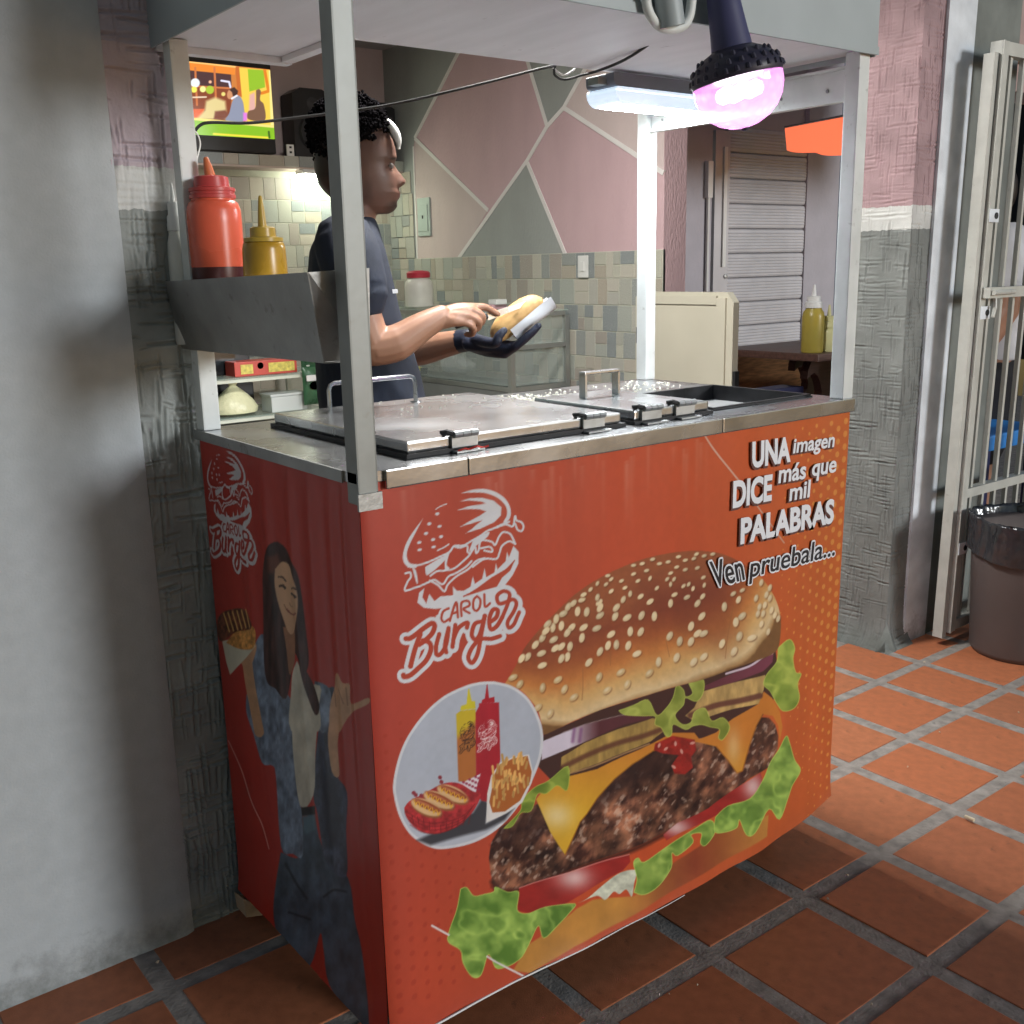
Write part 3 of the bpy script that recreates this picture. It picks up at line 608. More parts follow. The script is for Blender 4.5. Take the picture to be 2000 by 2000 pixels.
    # --- round inset
    ring = smooth_path(c4([(1080,145),(1250,190),(1400,300),(1500,470),(1545,650),(1530,850),(1460,1050),(1350,1270),(1150,1500),(900,1660),(650,1725),(480,1710),(300,1600),(190,1430),(135,1230),(130,1080),(180,850),(270,650),(420,450),(600,290),(800,190),(950,150),(1080,145)]), 5)
    pr.poly(ring, WHITE); pr.poly(ring, lambda u, v: np.array((176,184,198.))+np.clip((v-1500)/150, 0, 1)[:, None]*np.array((10,8,6.)), grow=-5.5)
    pr.poly(c4([(350,1640),(700,1490),(880,1380),(960,1250),(1030,1290),(1010,1400),(1000,1480),(1270,1340),(1180,1450),(1000,1540),(480,1690)]), (42,44,50), soft=7, alpha=.9)
    pr.poly(c4([(722,455),(760,425),(905,405),(912,1100),(745,1090)]), lambda u, v: np.array((176,104,50.))+np.clip((1440-v-(u-900)*.9)/14, 0, 1)[:, None]*np.array((24,70,-8.)))
    pr.poly(c4([(762,420),(768,378),(820,360),(822,330),(835,215),(845,215),(868,330),(900,330),(905,400)]), (206,192,44))
    pr.poly(c4([(903,440),(935,380),(935,350),(1125,342),(1137,880),(1080,1150),(1030,1280),(960,1270),(910,1200)]), noise_col((164,32,44), .1, 20, 60, 3))
    pr.poly(c4([(960,352),(962,322),(990,305),(1008,175),(1016,175),(1030,300),(1082,290),(1085,342)]), (172,30,42))
    T1 = lambda pts: c4([(752+(a-150)*.137, 520+(b-150)*.187) for a, b in pts]); T2 = lambda pts: c4([(918+(a-150)*.175, 505+(b-150)*.187) for a, b in pts])
    logo(pr, T1, (52,30,26), lambda u, v: np.stack([176+0*u, 110+0*u, 54+0*u], -1), .17); logo(pr, T2, (236,206,206), lambda u, v: np.stack([160+0*u, 34+0*u, 44+0*u], -1), .17)
    pr.poly(c4([(750,1120),(860,1060),(950,1015),(900,1200),(870,1290),(800,1200)]), (226,214,220))
    for i in range(7):
        for j in range(7):
            if (i+j) % 2: pr.ell(c4([(765+i*28, 1110-i*13+j*26)])[0], 2.9, 2.6, 0, (150,42,70), alpha=.9 if j < i+1 else 0)
    bask = c4([(230,1335),(282,1270),(400,1212),(600,1112),(750,1106),(880,1180),(946,1200),(940,1262),(860,1400),(740,1510),(560,1582),(400,1562),(290,1482),(240,1402)])
    pr.poly(smooth_path(bask+bask[:1], 4), noise_col((170,44,48), .35, 8, 8, 2))
    for i in range(11): pr.line(c4([(300+i*56, 1400+min(i, 10-i)*20),(320+i*52, 1490+min(i, 10-i)*16)]), 1.4, (96,22,28), alpha=.8)
    for i in range(4): pr.line(smooth_path(c4([(250+i*12, 1370+i*42),(420, 1470+i*34),(600, 1475+i*32),(780, 1420+i*24),(900-i*30, 1300+i*40)])), 1.5, (112,26,32), alpha=.8)
    for cx, cy in [(690,1205),(560,1262),(440,1330)]:
        q = c4([(cx, cy)])[0]; pr.ell((q[0]+1, q[1]+3), 33, 15, .42, (150,92,56), soft=3); pr.ell(q, 32, 13.5, .42, (224,182,132), soft=2); pr.ell((q[0]+2, q[1]-3), 30, 7, .42, (150,70,42), soft=2); pr.ell((q[0]-3, q[1]-6), 22, 2.4, .42, (206,128,92), soft=2, alpha=.7)
        for i in range(6):
            x = q[0]-24+i*9; y = q[1]-10+i*4; pr.line([(x, y-4), (x+3, y+6), (x+6, y)], 2.0, (232,172,52))
    for a, b in [(340,1215),(392,1222),(320,1195),(585,1095),(572,1052)]: pr.ell(c4([(a, b)])[0], 4, 4, 0, (140,50,62))
    fr = c4([(1000,1476),(1012,1200),(1050,1030),(1130,912),(1250,862),(1412,836),(1452,1000),(1442,1100),(1350,1290),(1200,1385)])
    pr.poly(fr, (226,222,218)); pr.poly(c4([(1085,1010),(1130,930),(1250,876),(1400,850),(1440,1000),(1425,1090),(1330,1270),(1180,1370),(1060,1380),(1030,1280)]), (172,96,44))
    for i in range(60):
        a, b = rs.uniform(1060, 1410), rs.uniform(900, 1350); an = rs.uniform(-1.75, -1.05); L_ = rs.uniform(40, 90)
        if b-900 > 470-(a-1060)*.75+60 or (a-1040)+(b-880) < 150 : continue
        pr.line(c4([(a, b),(a+math.cos(an)*L_, b+math.sin(an)*L_)]), 4.6, tuple(np.array((226,172,96))*rs.uniform(.78, 1.08)), soft=2)
    # scratches, dribbles, worn streaks on the vinyl
    pr.line(smooth_path([(1371,842),(1395,880),(1440,937)]), 3.2, (214,170,150)); pr.line([(1476,985),(1500,1018),(1530,1060)], 2.4, (206,170,150), alpha=.9)
    pr.line(c6([(102,862),(185,908)]), 3.6, (232,224,220)); pr.line(c6([(360,1005),(400,1030),(530,1096)]), 3.4, (232,224,220))
    for i in range(26):
        x = rs.uniform(.05, .75); z0 = .975-rs.uniform(0, .03); L_ = rs.uniform(.03, .16); ix = np.nonzero((abs(XX-x) < .02) & (ZZ < z0) & (ZZ > z0-L_))
        pr.put(ix, np.exp(-((XX[ix]-x)/rs.uniform(.003, .008))**2)*np.clip((ZZ[ix]-z0+L_)/L_, 0, 1)*rs.uniform(.06, .2), (226,196,186))
    pr.c *= (1+.10*(fbm(XX*18, ZZ*3, 71)-.5)+.05*(fbm(XX*90, ZZ*90, 73)-.5))[..., None]
    pr.c = pr.c*.90+np.array((128,98,88.))*.10
    return P, pr.linear()
def side_print():
    ny, nz = 280, 420
    ys = np.linspace(0, CD, ny); t = np.linspace(0, 1, nz); YY, TT = np.meshgrid(ys, t)
    ZZ = ZB-.006+(.986-ZB+.006)*TT
    rip = sum(a*np.exp(-((YY-c)/w_)**2) for c, w_, a in [(.085,.016,.004),(.15,.02,.005),(.22,.014,.0035),(.31,.022,.004),(.045,.01,.003),(.40,.02,.003)])
    XX = -.003-rip*np.clip((ZZ-.3)/.4, .12, 1)*np.clip((1.0-ZZ)/.1, .3, 1)-.0014*(fbm(YY*8, ZZ*2, 6)-.5)-.008*np.exp(-(ZZ-ZB)/.03)*fbm(YY*6, ZZ, 4)
    P = np.stack([XX, YY, ZZ], -1)
    U, V = project(np.stack([0*YY, YY, ZZ], -1).reshape(-1, 3)); U = U.reshape(YY.shape); V = V.reshape(YY.shape)
    pr = Print(U, V, (176,56,46)); pr.c += np.clip((.6-ZZ)/.5, 0, 1)[..., None]*np.array((2,-8,-10.))
    # emblem: same artwork as the front sheet, carried over in sheet coordinates
    A = plane_pt(740+150/4.39, 920+1000/4.39, 1, 0); Bq = plane_pt(740+1250/4.39, 920+1000/4.39, 1, 0)
    zt = plane_pt(740+700/4.39, 920+150/4.39, 1, 0)[2]; zl = plane_pt(740+300/4.39, 920+1850/4.39, 1, 0)[2]
    yl = plane_pt(409, 1000, 0, 0)[1]; yr = plane_pt(500, 1000, 0, 0)[1]; zt2 = plane_pt(445, 876, 0, 0)[2]; zl2 = plane_pt(450, 1112, 0, 0)[2]
    fx = A[0]+(yl-YY)/(yl-yr)*(Bq[0]-A[0]); fz = zt+(zt2-ZZ)/(zt2-zl2)*(zl-zt)
    u2, v2 = project(np.stack([fx, 0*fx, fz], -1).reshape(-1, 3)); p2 = Print(u2.reshape(YY.shape), v2.reshape(YY.shape)); p2.c = pr.c.copy()
    logo(p2, c3, (206,200,202), lambda u, v: np.stack([172+0*u, 56+0*u, 46+0*u], -1)); pr.c = p2.c
    # woman in denim jacket holding a snack cone (a printed picture)
    den = noise_col((116,128,146), .4, 7, 18, 3); tee = noise_col((198,190,172), .14, 14, 30, 5); skin = noise_col((200,152,116), .12, 14, 18, 7); hair = noise_col((66,44,42), .5, 5, 34, 9)
    jean = noise_col((76,88,102), .35, 14, 26, 11)
    G = lambda p: smooth_path(p+p[:1], 4)
    pr.poly(G(l2([(450,930),(560,960),(580,780),(640,700),(692,900),(842,1080),(882,1320),(922,1500),(972,1900),(990,2010),(900,1900),(742,1692),(702,1502),(682,1400),(642,1552),(600,1600),(480,1500),(422,1342),(412,1202)])), jean)
    for p in ([(480,1000),(540,1110),(600,1200)], [(700,1190),(760,1150),(830,1160)], [(500,1280),(560,1300),(620,1320)]): pr.line(smooth_path(l2(p)), 4, (34,40,48), soft=4, alpha=.8)
    pr.poly(G(l2([(250,20),(330,-60),(452,-40),(512,130),(545,500),(572,700),(576,950),(520,940),(452,900),(422,500),(402,430),(342,412),(292,252),(250,120)])), den)
    pr.poly(G(l1([(400,1500),(440,1380),(470,1345),(500,1400),(560,1640),(650,1760),(650,1932),(480,1932),(380,1800)])), den)
    pr.poly(G(l2([(690,100),(720,-10),(770,0),(742,300),(772,480),(842,582),(832,800),(832,1072),(722,1002),(692,900),(662,700),(642,600),(652,380)])), noise_col((70,76,92), .5, 7, 16, 13))
    pr.poly(G(l1([(800,1640),(860,1648),(902,1720),(892,1932),(830,1932)])), den)
    pr.poly(G(l2([(510,0),(692,-40),(672,130),(652,350),(642,600),(562,662),(522,350),(515,130)])), tee); pr.poly(G(l1([(690,1510),(722,1560),(762,1640),(832,1780),(832,1950),(650,1950),(650,1700),(660,1580)])), tee)
    pr.poly(l2([(568,672),(650,662),(652,712),(572,722)]), (34,30,32)); pr.poly(l2([(572,722),(650,712),(656,800),(600,830),(578,800)]), (92,116,128), soft=6)
    pr.poly(l2([(700,480),(780,500),(800,700),(790,880),(720,900),(690,700)]), (44,46,58), soft=14, alpha=.7)
    pr.poly(G(l2([(752,130),(802,160),(782,300),(792,482),(752,462),(732,250)])), skin)
    pr.poly(G(l1([(895,1932),(900,1780),(925,1680),(935,1600),(958,1590),(985,1650),(1022,1662),(1030,1780),(1132,1745),(1136,1782),(1032,1842),(960,1960)])), skin)
    for p in ([(960,1690),(990,1780)], [(925,1700),(935,1800)], [(1000,1680),(1010,1790)]): pr.line(l1(p), 2, (140,96,70), alpha=.7)
    pr.line(smooth_path(l1([(372,1500),(390,1640),(420,1800),(450,1960)])), 20, skin)
    pr.poly(G(l1([(300,1400),(350,1370),(432,1400),(428,1480),(380,1560),(330,1520)])), skin)
    pr.poly(l1([(215,1390),(300,1368),(425,1350),(432,1420),(360,1500),(265,1602),(240,1520)]), (206,198,176)); pr.poly(G(l1([(240,1400),(300,1330),(400,1290),(432,1330),(420,1430),(330,1440)])), noise_col((206,144,76), .35, 4, 7, 2))
    pr.poly(G(l1([(185,1250),(230,1202),(340,1184),(392,1240),(402,1310),(300,1332),(212,1392),(185,1332)])), noise_col((112,64,44), .6, 4, 8, 4))
    for i in range(6): pr.line(l1([(225+i*28, 1215-i*5),(262+i*26, 1330-i*6)]), 2.6, (206,160,92))
    pr.poly(G(l1([(470,1000),(480,900),(512,800),(552,764),(602,790),(642,850),(692,950),(716,1080),(742,1300),(762,1500),(742,1582),(702,1500),(668,1470),(650,1600),(620,1750),(560,1690),(500,1650),(478,1500),(474,1200)])), hair)
    pr.poly(G(l1([(700,1480),(740,1560),(800,1680),(840,1800),(800,1850),(740,1680)])), hair); pr.poly(l1([(510,860),(570,840),(590,900),(550,960),(520,960)]), (128,70,50), soft=8, alpha=.7)
    pr.poly(G(l1([(600,1300),(672,1320),(676,1450),(668,1530),(640,1600),(622,1450)])), noise_col((160,112,84), .1, 10, 10, 3))
    pr.poly(G(l1([(555,935),(590,892),(632,902),(662,962),(692,1052),(702,1152),(692,1262),(662,1342),(632,1332),(602,1252),(570,1132),(554,1022)])), lambda u, v: np.array((212,166,130.))*(1.05-.0035*np.abs(u-560)[:, None]))
    for p, wd, c in [([(574,985),(596,988),(616,1012)],3,(70,46,40)),([(582,1042),(598,1040),(612,1056)],4.5,(48,32,30)),([(658,1058),(676,1052),(692,1062)],3,(70,46,40)),([(656,1092),(672,1096),(688,1110)],4.5,(48,32,30)),([(640,1150),(652,1172),(668,1168)],1.8,(160,112,84)),([(622,1190),(646,1214),(672,1222),(688,1212)],3.2,(132,58,52)),([(606,1160),(618,1186)],1.6,(150,100,76))]:
        pr.line(smooth_path(l1(p)), wd, c, alpha=.9)
    pr.line(smooth_path(l2([(145,285),(220,450),(280,640),(340,770),(382,912)])), 2, (216,150,140))
    pr.c *= (1+.10*(fbm(YY*18, ZZ*3, 81)-.5)+.05*(fbm(YY*80, ZZ*80, 83)-.5))[..., None]
    return P, pr.linear()
# ================================================================== the food cart
m_steel = mat('brushed_steel', (.46,.47,.485), .27, 1.0, var=.09, scale=7, bump=.05, bscale=45, wear=((.33,.33,.34), 5, .56, .6))
m_steel_d = mat('dull_steel', (.34,.345,.34), .48, .85, var=.16, scale=12, bump=.12, bscale=120, wear=((.16,.14,.12), 30, .60, .6))
m_post = mat('galvanised_post', (.25,.26,.25), .5, .5, var=.14, scale=14, bump=.05, bscale=60, wear=((.19,.17,.15), 22, .62, .5))
m_post_l = mat('pale_post_paint', (.68,.70,.68), .5, .0, var=.10, scale=14, bump=.08, bscale=60, wear=((.26,.25,.22), 40, .62, .7))
m_gasket = mat('black_rubber', (.018,.018,.02), .6, var=.3)
m_canopy_in = mat('canopy_white_paint', (.80,.80,.83), .6, var=.05, scale=5, bump=.06, bscale=20, wear=((.22,.20,.19), 10, .67, .8), stretch=(5, 1, 1))
m_canopy = mat('canopy_grey_paint', (.36,.40,.41), .5, .05, var=.07, scale=6, bump=.10, bscale=40)
m_vinyl = print_mat('printed_vinyl', .33, bump=.06, spec=.4)
m_body = mat('cart_sheet_metal', (.25,.25,.25), .5, .7)
m_black = mat('black_iron', (.022,.022,.024), .45, .3, var=.3, scale=30, bump=.2)
m_edge = mat('white_edge_trim', (.72,.71,.70), .5)
cart = empty('food_cart', 'orange vinyl-wrapped hamburger cart with steel counter, four posts and a flat canopy', 'food cart', (CW/2, CD/2, 0))
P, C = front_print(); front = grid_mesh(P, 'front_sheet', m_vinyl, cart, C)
P, C = side_print(); side = grid_mesh(P, 'side_sheet', m_vinyl, cart, C, flip=True)
tag(front, 'front sheet printed with a giant hamburger'); tag(side, 'side sheet printed with a woman in denim')
MB().box(.006, CW-.004, .012, CD, .12, .974).build('body', m_body, cart)
MB().box(.02, CW-.02, .03, CD-.03, .095, .119).build('underframe', m_black, cart)
MB().box(CW-.0035, CW-.001, .001, CD, .11, .984).build('end_panel', mat('red_end_panel', (.40,.08,.04), .5), cart)
tr = MB()
pts = [(x, -.0035-.012*float(fbm(np.array([x*5.]), np.array([ZB]), 3)[0]), ZB-.001+.04*max(0, (x-.86)/.27)**2.2+.004*math.sin(x*7)) for x in np.linspace(.02, .66, 40)]
tr.tube(pts, [.0022*(1-i/60) for i in range(40)], 6).build('bottom_trim', m_edge, cart)
# lettering on the front sheet ------------------------------------------------
m_ltr = mat('white_ink', (.78,.79,.83), .4, var=.03); m_ltr_d = mat('dark_ink', (.018,.018,.022), .4); m_shade = mat('shade_ink', (.13,.045,.035), .5)
def text_mesh(s, name, off):
    cu = bpy.data.curves.new(name, 'FONT'); cu.body = s; cu.size = 1; cu.offset = off; cu.resolution_u = 4
    ob = bpy.data.objects.new(name, cu); COL.objects.link(ob)
    dg = bpy.context.evaluated_depsgraph_get(); me = bpy.data.meshes.new_from_object(ob.evaluated_get(dg))
    COL.objects.unlink(ob); bpy.data.objects.remove(ob)
    return me
def word(s, bl, br, tl, base, name, m, y, grow=.0, bold=.012, d=(0, 0), parent=None, desc=0.0):
    """set a word between three corners (baseline left, baseline right, top left) given on the sheet (x, z)"""
    ref = text_mesh(s, name, bold); co = np.array([v.co[:] for v in ref.vertices]); x0, x1 = co[:,0].min(), co[:,0].max(); ht = base
    me = text_mesh(s, name, bold+grow) if grow else ref
    for v in me.vertices:
        a = (v.co.x-x0)/(x1-x0); b = v.co.y/ht
        v.co = Vector((bl[0]+a*(br[0]-bl[0])+b*(tl[0]-bl[0])+d[0], y, bl[1]+a*(br[1]-bl[1])+b*(tl[1]-bl[1])+d[1]))
    ob = bpy.data.objects.new(name, me); COL.objects.link(ob); me.materials.clear(); me.materials.append(m); par(ob, parent or front); return ob
c7 = crop(1330, 780, 4.829)
def sheet(p): q = plane_pt(*c7([p])[0], 1, 0); return (q[0], q[2])
CAPH = .73; XH = .55
for s, a, b, t, base in [('UNA', (645,632), (1008,572), (648,395), CAPH), ('imagen', (1030,502), (1418,440), (1042,392), XH), ('más', (892,782), (1150,738), (902,648), XH), ('que', (1205,718), (1436,676), (1218,592), XH),
                         ('DICE', (462,1010), (830,936), (470,764), CAPH), ('mil', (996,950), (1188,912), (1006,822), XH), ('PALABRAS', (535,1350), (1415,1146), (541,1114), CAPH)]:
    A, B_, T_ = sheet(a), sheet(b), sheet(t)
    word(s, A, B_, T_, base, 'slogan_shade', m_shade, -.0058, grow=.03, bold=.042 if base == CAPH else .024, d=(-.0018, -.0026))
    word(s, A, B_, T_, base, 'slogan_word', m_ltr, -.0066, bold=.042 if base == CAPH else .024)
for s, a, b, t, base in [('Ven', (285,1770), (578,1690), (240,1512), CAPH), ('pruebala...', (625,1672), (1424,1462), (640,1520), XH)]:
    A, B_, T_ = sheet(a), sheet(b), sheet(t)
    hv, hf = [], []                                             # white outline: the word repeated around itself
    for k in range(14):
        o_ = word(s, A, B_, T_, base, 'slogan_halo', m_ltr, -.0056-.00005*k, bold=.006, d=(.0036*math.cos(k*2*PI/14), .0036*math.sin(k*2*PI/14)))
        n0 = len(hv); hv += [v.co[:] for v in o_.data.vertices]; hf += [[i+n0 for i in f_.vertices] for f_ in o_.data.polygons]
        COL.objects.unlink(o_); bpy.data.objects.remove(o_)
    hm_ = bpy.data.meshes.new('slogan_halo'); hm_.from_pydata(hv, [], hf); hm_.materials.append(m_ltr); o_ = bpy.data.objects.new('slogan_halo', hm_); COL.objects.link(o_); par(o_, front)
    word(s, A, B_, T_, base, 'slogan_word', m_ltr_d, -.0069, bold=.008)
# steel counter ---------------------------------------------------------------
PX0, PX1, PY0, PY1 = .80, 1.098, .066, .335
top = MB()
for a in [(-.006, PX0, -.004, CD+.012), (PX1, CW+.003, -.004, CD+.012), (PX0, PX1, -.004, PY0), (PX0, PX1, PY1, CD+.012)]: top.box(a[0], a[1], a[2], a[3], .9855, 1.0)
counter = top.build('counter', m_steel, cart)
for x0, x1 in [(.036, .176), (.1775, .735), (.7365, CW+.003)]: MB().box(x0, x1, -.0125, -.0042, .974, 1.0012, .002).build('counter_lip', m_steel, cart)
MB().box(-.0095, -.0062, .034, CD+.008, .983, 1.0008).build('counter_lip', m_steel_d, cart)
pan = MB()
z0 = .955
pan.hexa([(PX0,PY0,.984),(PX1,PY0,.984),(PX1,PY0+.004,.984),(PX0,PY0+.004,.984),(PX0,PY0,1.003),(PX1,PY0,1.003),(PX1,PY0+.006,1.003),(PX0,PY0+.006,1.003)])
for a in [(PX0,PX1,PY0+.0041,PY0+.010,z0,1.006), (PX0,PX1,PY1-.008,PY1,z0,1.006), (PX0,PX0+.008,PY0+.010,PY1-.008,z0,1.0061), (PX1-.008,PX1,PY0+.010,PY1-.008,z0,1.0061)]: pan.box(*a)
pn = pan.build('griddle_rim', m_black, cart)
MB().box(PX0+.008, PX1-.008, PY0+.01, PY1-.008, .955, .968).build('griddle_plate', mat('griddle_plate', (.07,.07,.075), .5, .0, var=.4, scale=25, bump=.3, bscale=40), cart)
def lid(x0, x1, y0, y1, hx0, hx1, hy, hh, hinges, strap):
    L = MB().box(x0, x1, y0, y1, 1.0072, 1.0245, .0035).build('lid', m_steel, cart)
    MB().box(x0-.006, x1+.006, y0-.007, y1+.004, 1.0003, 1.0068).build('gasket', m_gasket, L)
    h = MB()
    if strap:
        h.box(hx0, hx1, hy-.009, hy+.009, 1.0245+hh-.006, 1.0245+hh, .0015).box(hx0, hx0+.005, hy-.009, hy+.009, 1.0246, 1.0245+hh-.0062).box(hx1-.005, hx1, hy-.009, hy+.009, 1.0246, 1.0245+hh-.0062)
    else:
        h.tube([(hx0, hy, 1.024), (hx0, hy, 1.024+hh-.012), (hx0+.004, hy, 1.024+hh-.003), (hx0+.012, hy, 1.024+hh), (hx1-.012, hy, 1.024+hh), (hx1-.004, hy, 1.024+hh-.003), (hx1, hy, 1.024+hh-.012), (hx1, hy, 1.024)], .0042, 8)
        h.lathe([(.011,0),(.011,.002)], (hx1, hy, 1.0246), 12)
    h.build('handle', m_steel, L, smooth=not strap)
    for hx in hinges:
        q = MB().box(hx-.024, hx+.024, y0-.006, y0-.001, 1.001, 1.0265).box(hx-.022, hx+.022, y0-.001, y0+.022, 1.0246, 1.0266).box(hx-.026, hx+.026, y0-.022, y0-.0062, 1.0008, 1.0035)
        for s in (-1, 0, 1): q.tube([(hx+s*.015-.007, y0-.008, 1.0275), (hx+s*.015+.007, y0-.008, 1.0275)], .0055, 8)
        H_ = q.build('hinge', m_steel_d, L)
        MB().tube([(hx-.03, y0+.006, 1.027), (hx-.036, y0+.004, 1.031), (hx-.03, y0-.002, 1.032), (hx-.022, y0-.006, 1.029)], .004, 6).build('hinge_clip', m_gasket, H_)
    return L
lid(.112, .545, .052, .505, .20, .385, .455, .05, (.212, .478), False)
lid(.578, .768, .052, .33, .636, .727, .255, .05, (.615, .700), True)
# red twist of string on the first hinge
MB().tube(smooth_path([(.19,.034,1.004),(.20,.028,1.007),(.21,.034,1.004),(.22,.027,1.008),(.235,.033,1.004),(.245,.03,1.006)], 4), .0016, 5).build('red_string', mat('red_string', (.5,.04,.03), .7), cart)
# posts -----------------------------------------------------------------------
PW = .032
for x0, y0, m in [(-.006, -.006, m_post), (CW-PW+.004, -.005, m_post_l), (-.004, CD-PW+.004, m_post_l), (CW-PW+.004, CD-PW+.008, m_post_l)]:
    z_ = .955 if (x0 < 0 and y0 < 0) else 1.0005
    MB().box(x0, x0+PW, y0, y0+PW, z_, 1.652, .003).build('post', m, cart)
MB().box(-.009, .029, -.0105, -.0062, .948, .972).build('post_foot', m_steel_d, cart)
# canopy ----------------------------------------------------------------------
ZC = 1.653
MB().prism([(-.008,-.010),(CW+.010,-.010),(CW+.010,.41),(.245,.41),(.245,.625),(-.008,.625)], 2, ZC, ZC+.012).build('canopy_sheet', m_canopy_in, cart)
f = MB().box(-.010, CW+.012, -.0145, -.0102, ZC-.008, 1.86).build('canopy_front', m_canopy, cart)
MB().box(-.0108, CW+.0128, -.0172, -.0147, ZC-.0085, ZC+.006).build('front_edge_strip', m_canopy, f)
MB().box(-.0135, -.0102, -.010, .626, ZC-.008, 1.86).build('canopy_side', m_canopy, cart)
MB().box(CW+.0102, CW+.0135, -.010, .60, ZC-.010, 1.86).build('canopy_side', m_canopy, cart)
MB().box(-.010, CW+.010, -.0100, .41, 1.85, 1.862).build('canopy_top', m_canopy, cart)
MB().box(-.006, .243, .600, .624, ZC-.012, ZC-.0005).build('soffit_rail', m_canopy_in, cart); MB().box(.222, .2445, .415, .599, ZC-.010, ZC-.0005).build('soffit_rail', m_canopy_in, cart)
rb = MB().box(CW-.020, CW-.008, .0275, .545, 1.566, 1.628).box(CW-.026, CW-.0203, .0275, .545, 1.566, 1.571).box(CW-.026, CW-.0203, .0275, .545, 1.624, 1.629).build('side_rail', m_post_l, cart)
for k in range(5): MB().lathe([(.004,0),(.003,.002),(.001,.003)], (CW-.0204, .07+k*.11, 1.590), 8, axis=(-1,0,0)).build('rivet', m_steel_d, rb)
# sauce tray hung between the left posts ---------------------------------------
TY0, TY1 = .068, .612
tray = MB()
def sheetq(a, b, c, d, t=(.0022, 0, 0)):
    tv = Vector(t); q = [Vector(p) for p in (a, b, c, d)]; tray.hexa([*q, *[p+tv for p in q]])
TX = .055
sheetq((-.008,TY0,1.148), (-.008,TY1,1.143), (-.040,TY1-.04,1.262), (-.040,TY0-.03,1.272))
sheetq((-.0055,TY0,1.1475), (TX,TY0-.02,1.1475), (.092,.20,1.1475), (-.0055,.20,1.1465), (0,0,.002)); sheetq((-.0055,.2002,1.1465), (.092,.2002,1.1475), (.092,TY1+.02,1.1455), (-.0055,TY1,1.1435), (0,0,.002))
sheetq((-.006,TY0,1.150), (TX,TY0-.02,1.150), (TX,TY0-.03,1.276), (-.038,TY0-.03,1.272), (0,.002,0))
sheetq((TX,TY0-.018,1.150), (.092,.20,1.150), (.092,.20,1.225), (TX,TY0-.018,1.225)); sheetq((.092,.2005,1.150), (.092,TY1+.02,1.150), (.092,TY1+.02,1.225), (.092,.2005,1.225))
sheetq((-.006,TY1-.002,1.150), (TX,TY1-.002,1.150), (TX,TY1-.002,1.23), (-.037,TY1-.038,1.262), (0,.002,0))
tray.build('sauce_tray', m_steel_d, cart)
MB().box(.004, CW-.004, CD-.004, CD-.0005, .012, .118).build('light_leak_skirt', m_gasket, cart)  # unseen panel added so lamp light does not leak under the cart
# casters
for x in (.10, CW-.10):
    for y in (.09, CD-.09):
        c = MB().tube([(x-.012, y, .044), (x+.012, y, .044)], .038, 16).build('caster', m_gasket, cart, smooth=True)
        MB().box(x-.018, x-.0125, y-.012, y+.012, .04, .0945).box(x+.0125, x+.018, y-.012, y+.012, .04, .0945).build('caster_fork', m_steel_d, c)
# ================================================================== inside the shop
m_wplastic = mat('white_plastic', (.70,.70,.68), .4, var=.05)
m_dplastic = mat('black_plastic', (.016,.017,.020), .4, var=.2)
m_alu = mat('aluminium', (.42,.43,.42), .35, .8, var=.1)
def glass(name, tint=(.75,.85,.80), a=.14, rough=.05):
    m = bpy.data.materials.new(name); m.use_nodes = True; p = m.node_tree.nodes['Principled BSDF']
    p.inputs['Base Color'].default_value = (*tint, 1); p.inputs['Roughness'].default_value = rough; p.inputs['Alpha'].default_value = a; p.inputs['Specular IOR Level'].default_value = .6
    return m
m_glass = glass('clear_glass')
# ledge under the television, faced with stone tiles
LY = 3.40
m_ledge = mat('ledge_pink_plaster', (.52,.42,.37), .8, bump=.2)
lg = empty('wall_ledge', 'plaster ledge with a stone-tile edge under the television', 'ledge', (1.6, LY+.07, 1.75))
MB().box(.6, XP-.006, LY, YB-.006, 1.742, 1.797).build('slab', m_ledge, lg)
u = .9
rr = random.Random(9)
while u < XP-.05:
    wd = rr.uniform(.07, .13); o = bpy.data.objects.new('stone_tile', sm_); COL.objects.link(o)
    o.location = ((u+u+wd)/2, LY-.0005, 1.7745); o.rotation_euler = (PI/2, 0, 0); o.scale = (min(wd, XP-.01-u)-.003, .048, .004); par(o, lg); u += wd
# television
TY = 3.45
tv = empty('television', 'flat television showing an orange and green talk show set on the wall ledge', 'television', (1.2, TY, 1.8))
kx = lambda u_, v_: plane_pt(u_, v_, 1, TY)
zt, zbm = kx(440, 108)[2], kx(440, 296)[2]; xr = kx(533, 200)[0]; xl = xr-.72
MB().box(xl, xr, TY, TY+.05, zbm, zt, .006).build('casing', m_dplastic, tv)
MB().box(xl+.25, xr-.25, TY+.01, TY+.06, 1.7975, zbm).build('stand', m_dplastic, tv)
n1, n2 = 300, 200
sx0, sx1 = xl+.010, kx(534, 200)[0]-.006; sz0, sz1 = kx(450, 267)[2], kx(450, 128)[2]
XX, ZZ = np.meshgrid(np.linspace(sx0, sx1, n1), np.linspace(sz0, sz1, n2)); P = np.stack([XX, 0*XX+TY-.0012, ZZ], -1)
U, V = project(P.reshape(-1, 3)); pr = Print(U.reshape(XX.shape), V.reshape(XX.shape), (206,120,52))
z4 = crop(300, 0, 4)
pr.poly(z4([(-500,400),(605,575),(612,760),(-500,700)]), (66,40,44)); pr.poly(z4([(-500,680),(612,680),(600,960),(-500,900)]), (128,58,34))
pr.poly(z4([(-500,380),(236,478),(640,520),(636,585),(236,545),(-500,460)]), (240,132,40)); pr.line(z4([(-500,395),(640,522)]), 4, (255,196,110))
for x in (-60, 110, 325, 475): pr.line(z4([(x,530),(x+14,820)]), 4, (206,112,60))
pr.line(z4([(-400,640),(250,668),(600,690)]), 3.5, (206,112,60)); pr.line(z4([(250,762),(410,758)]), 3, (236,214,186))
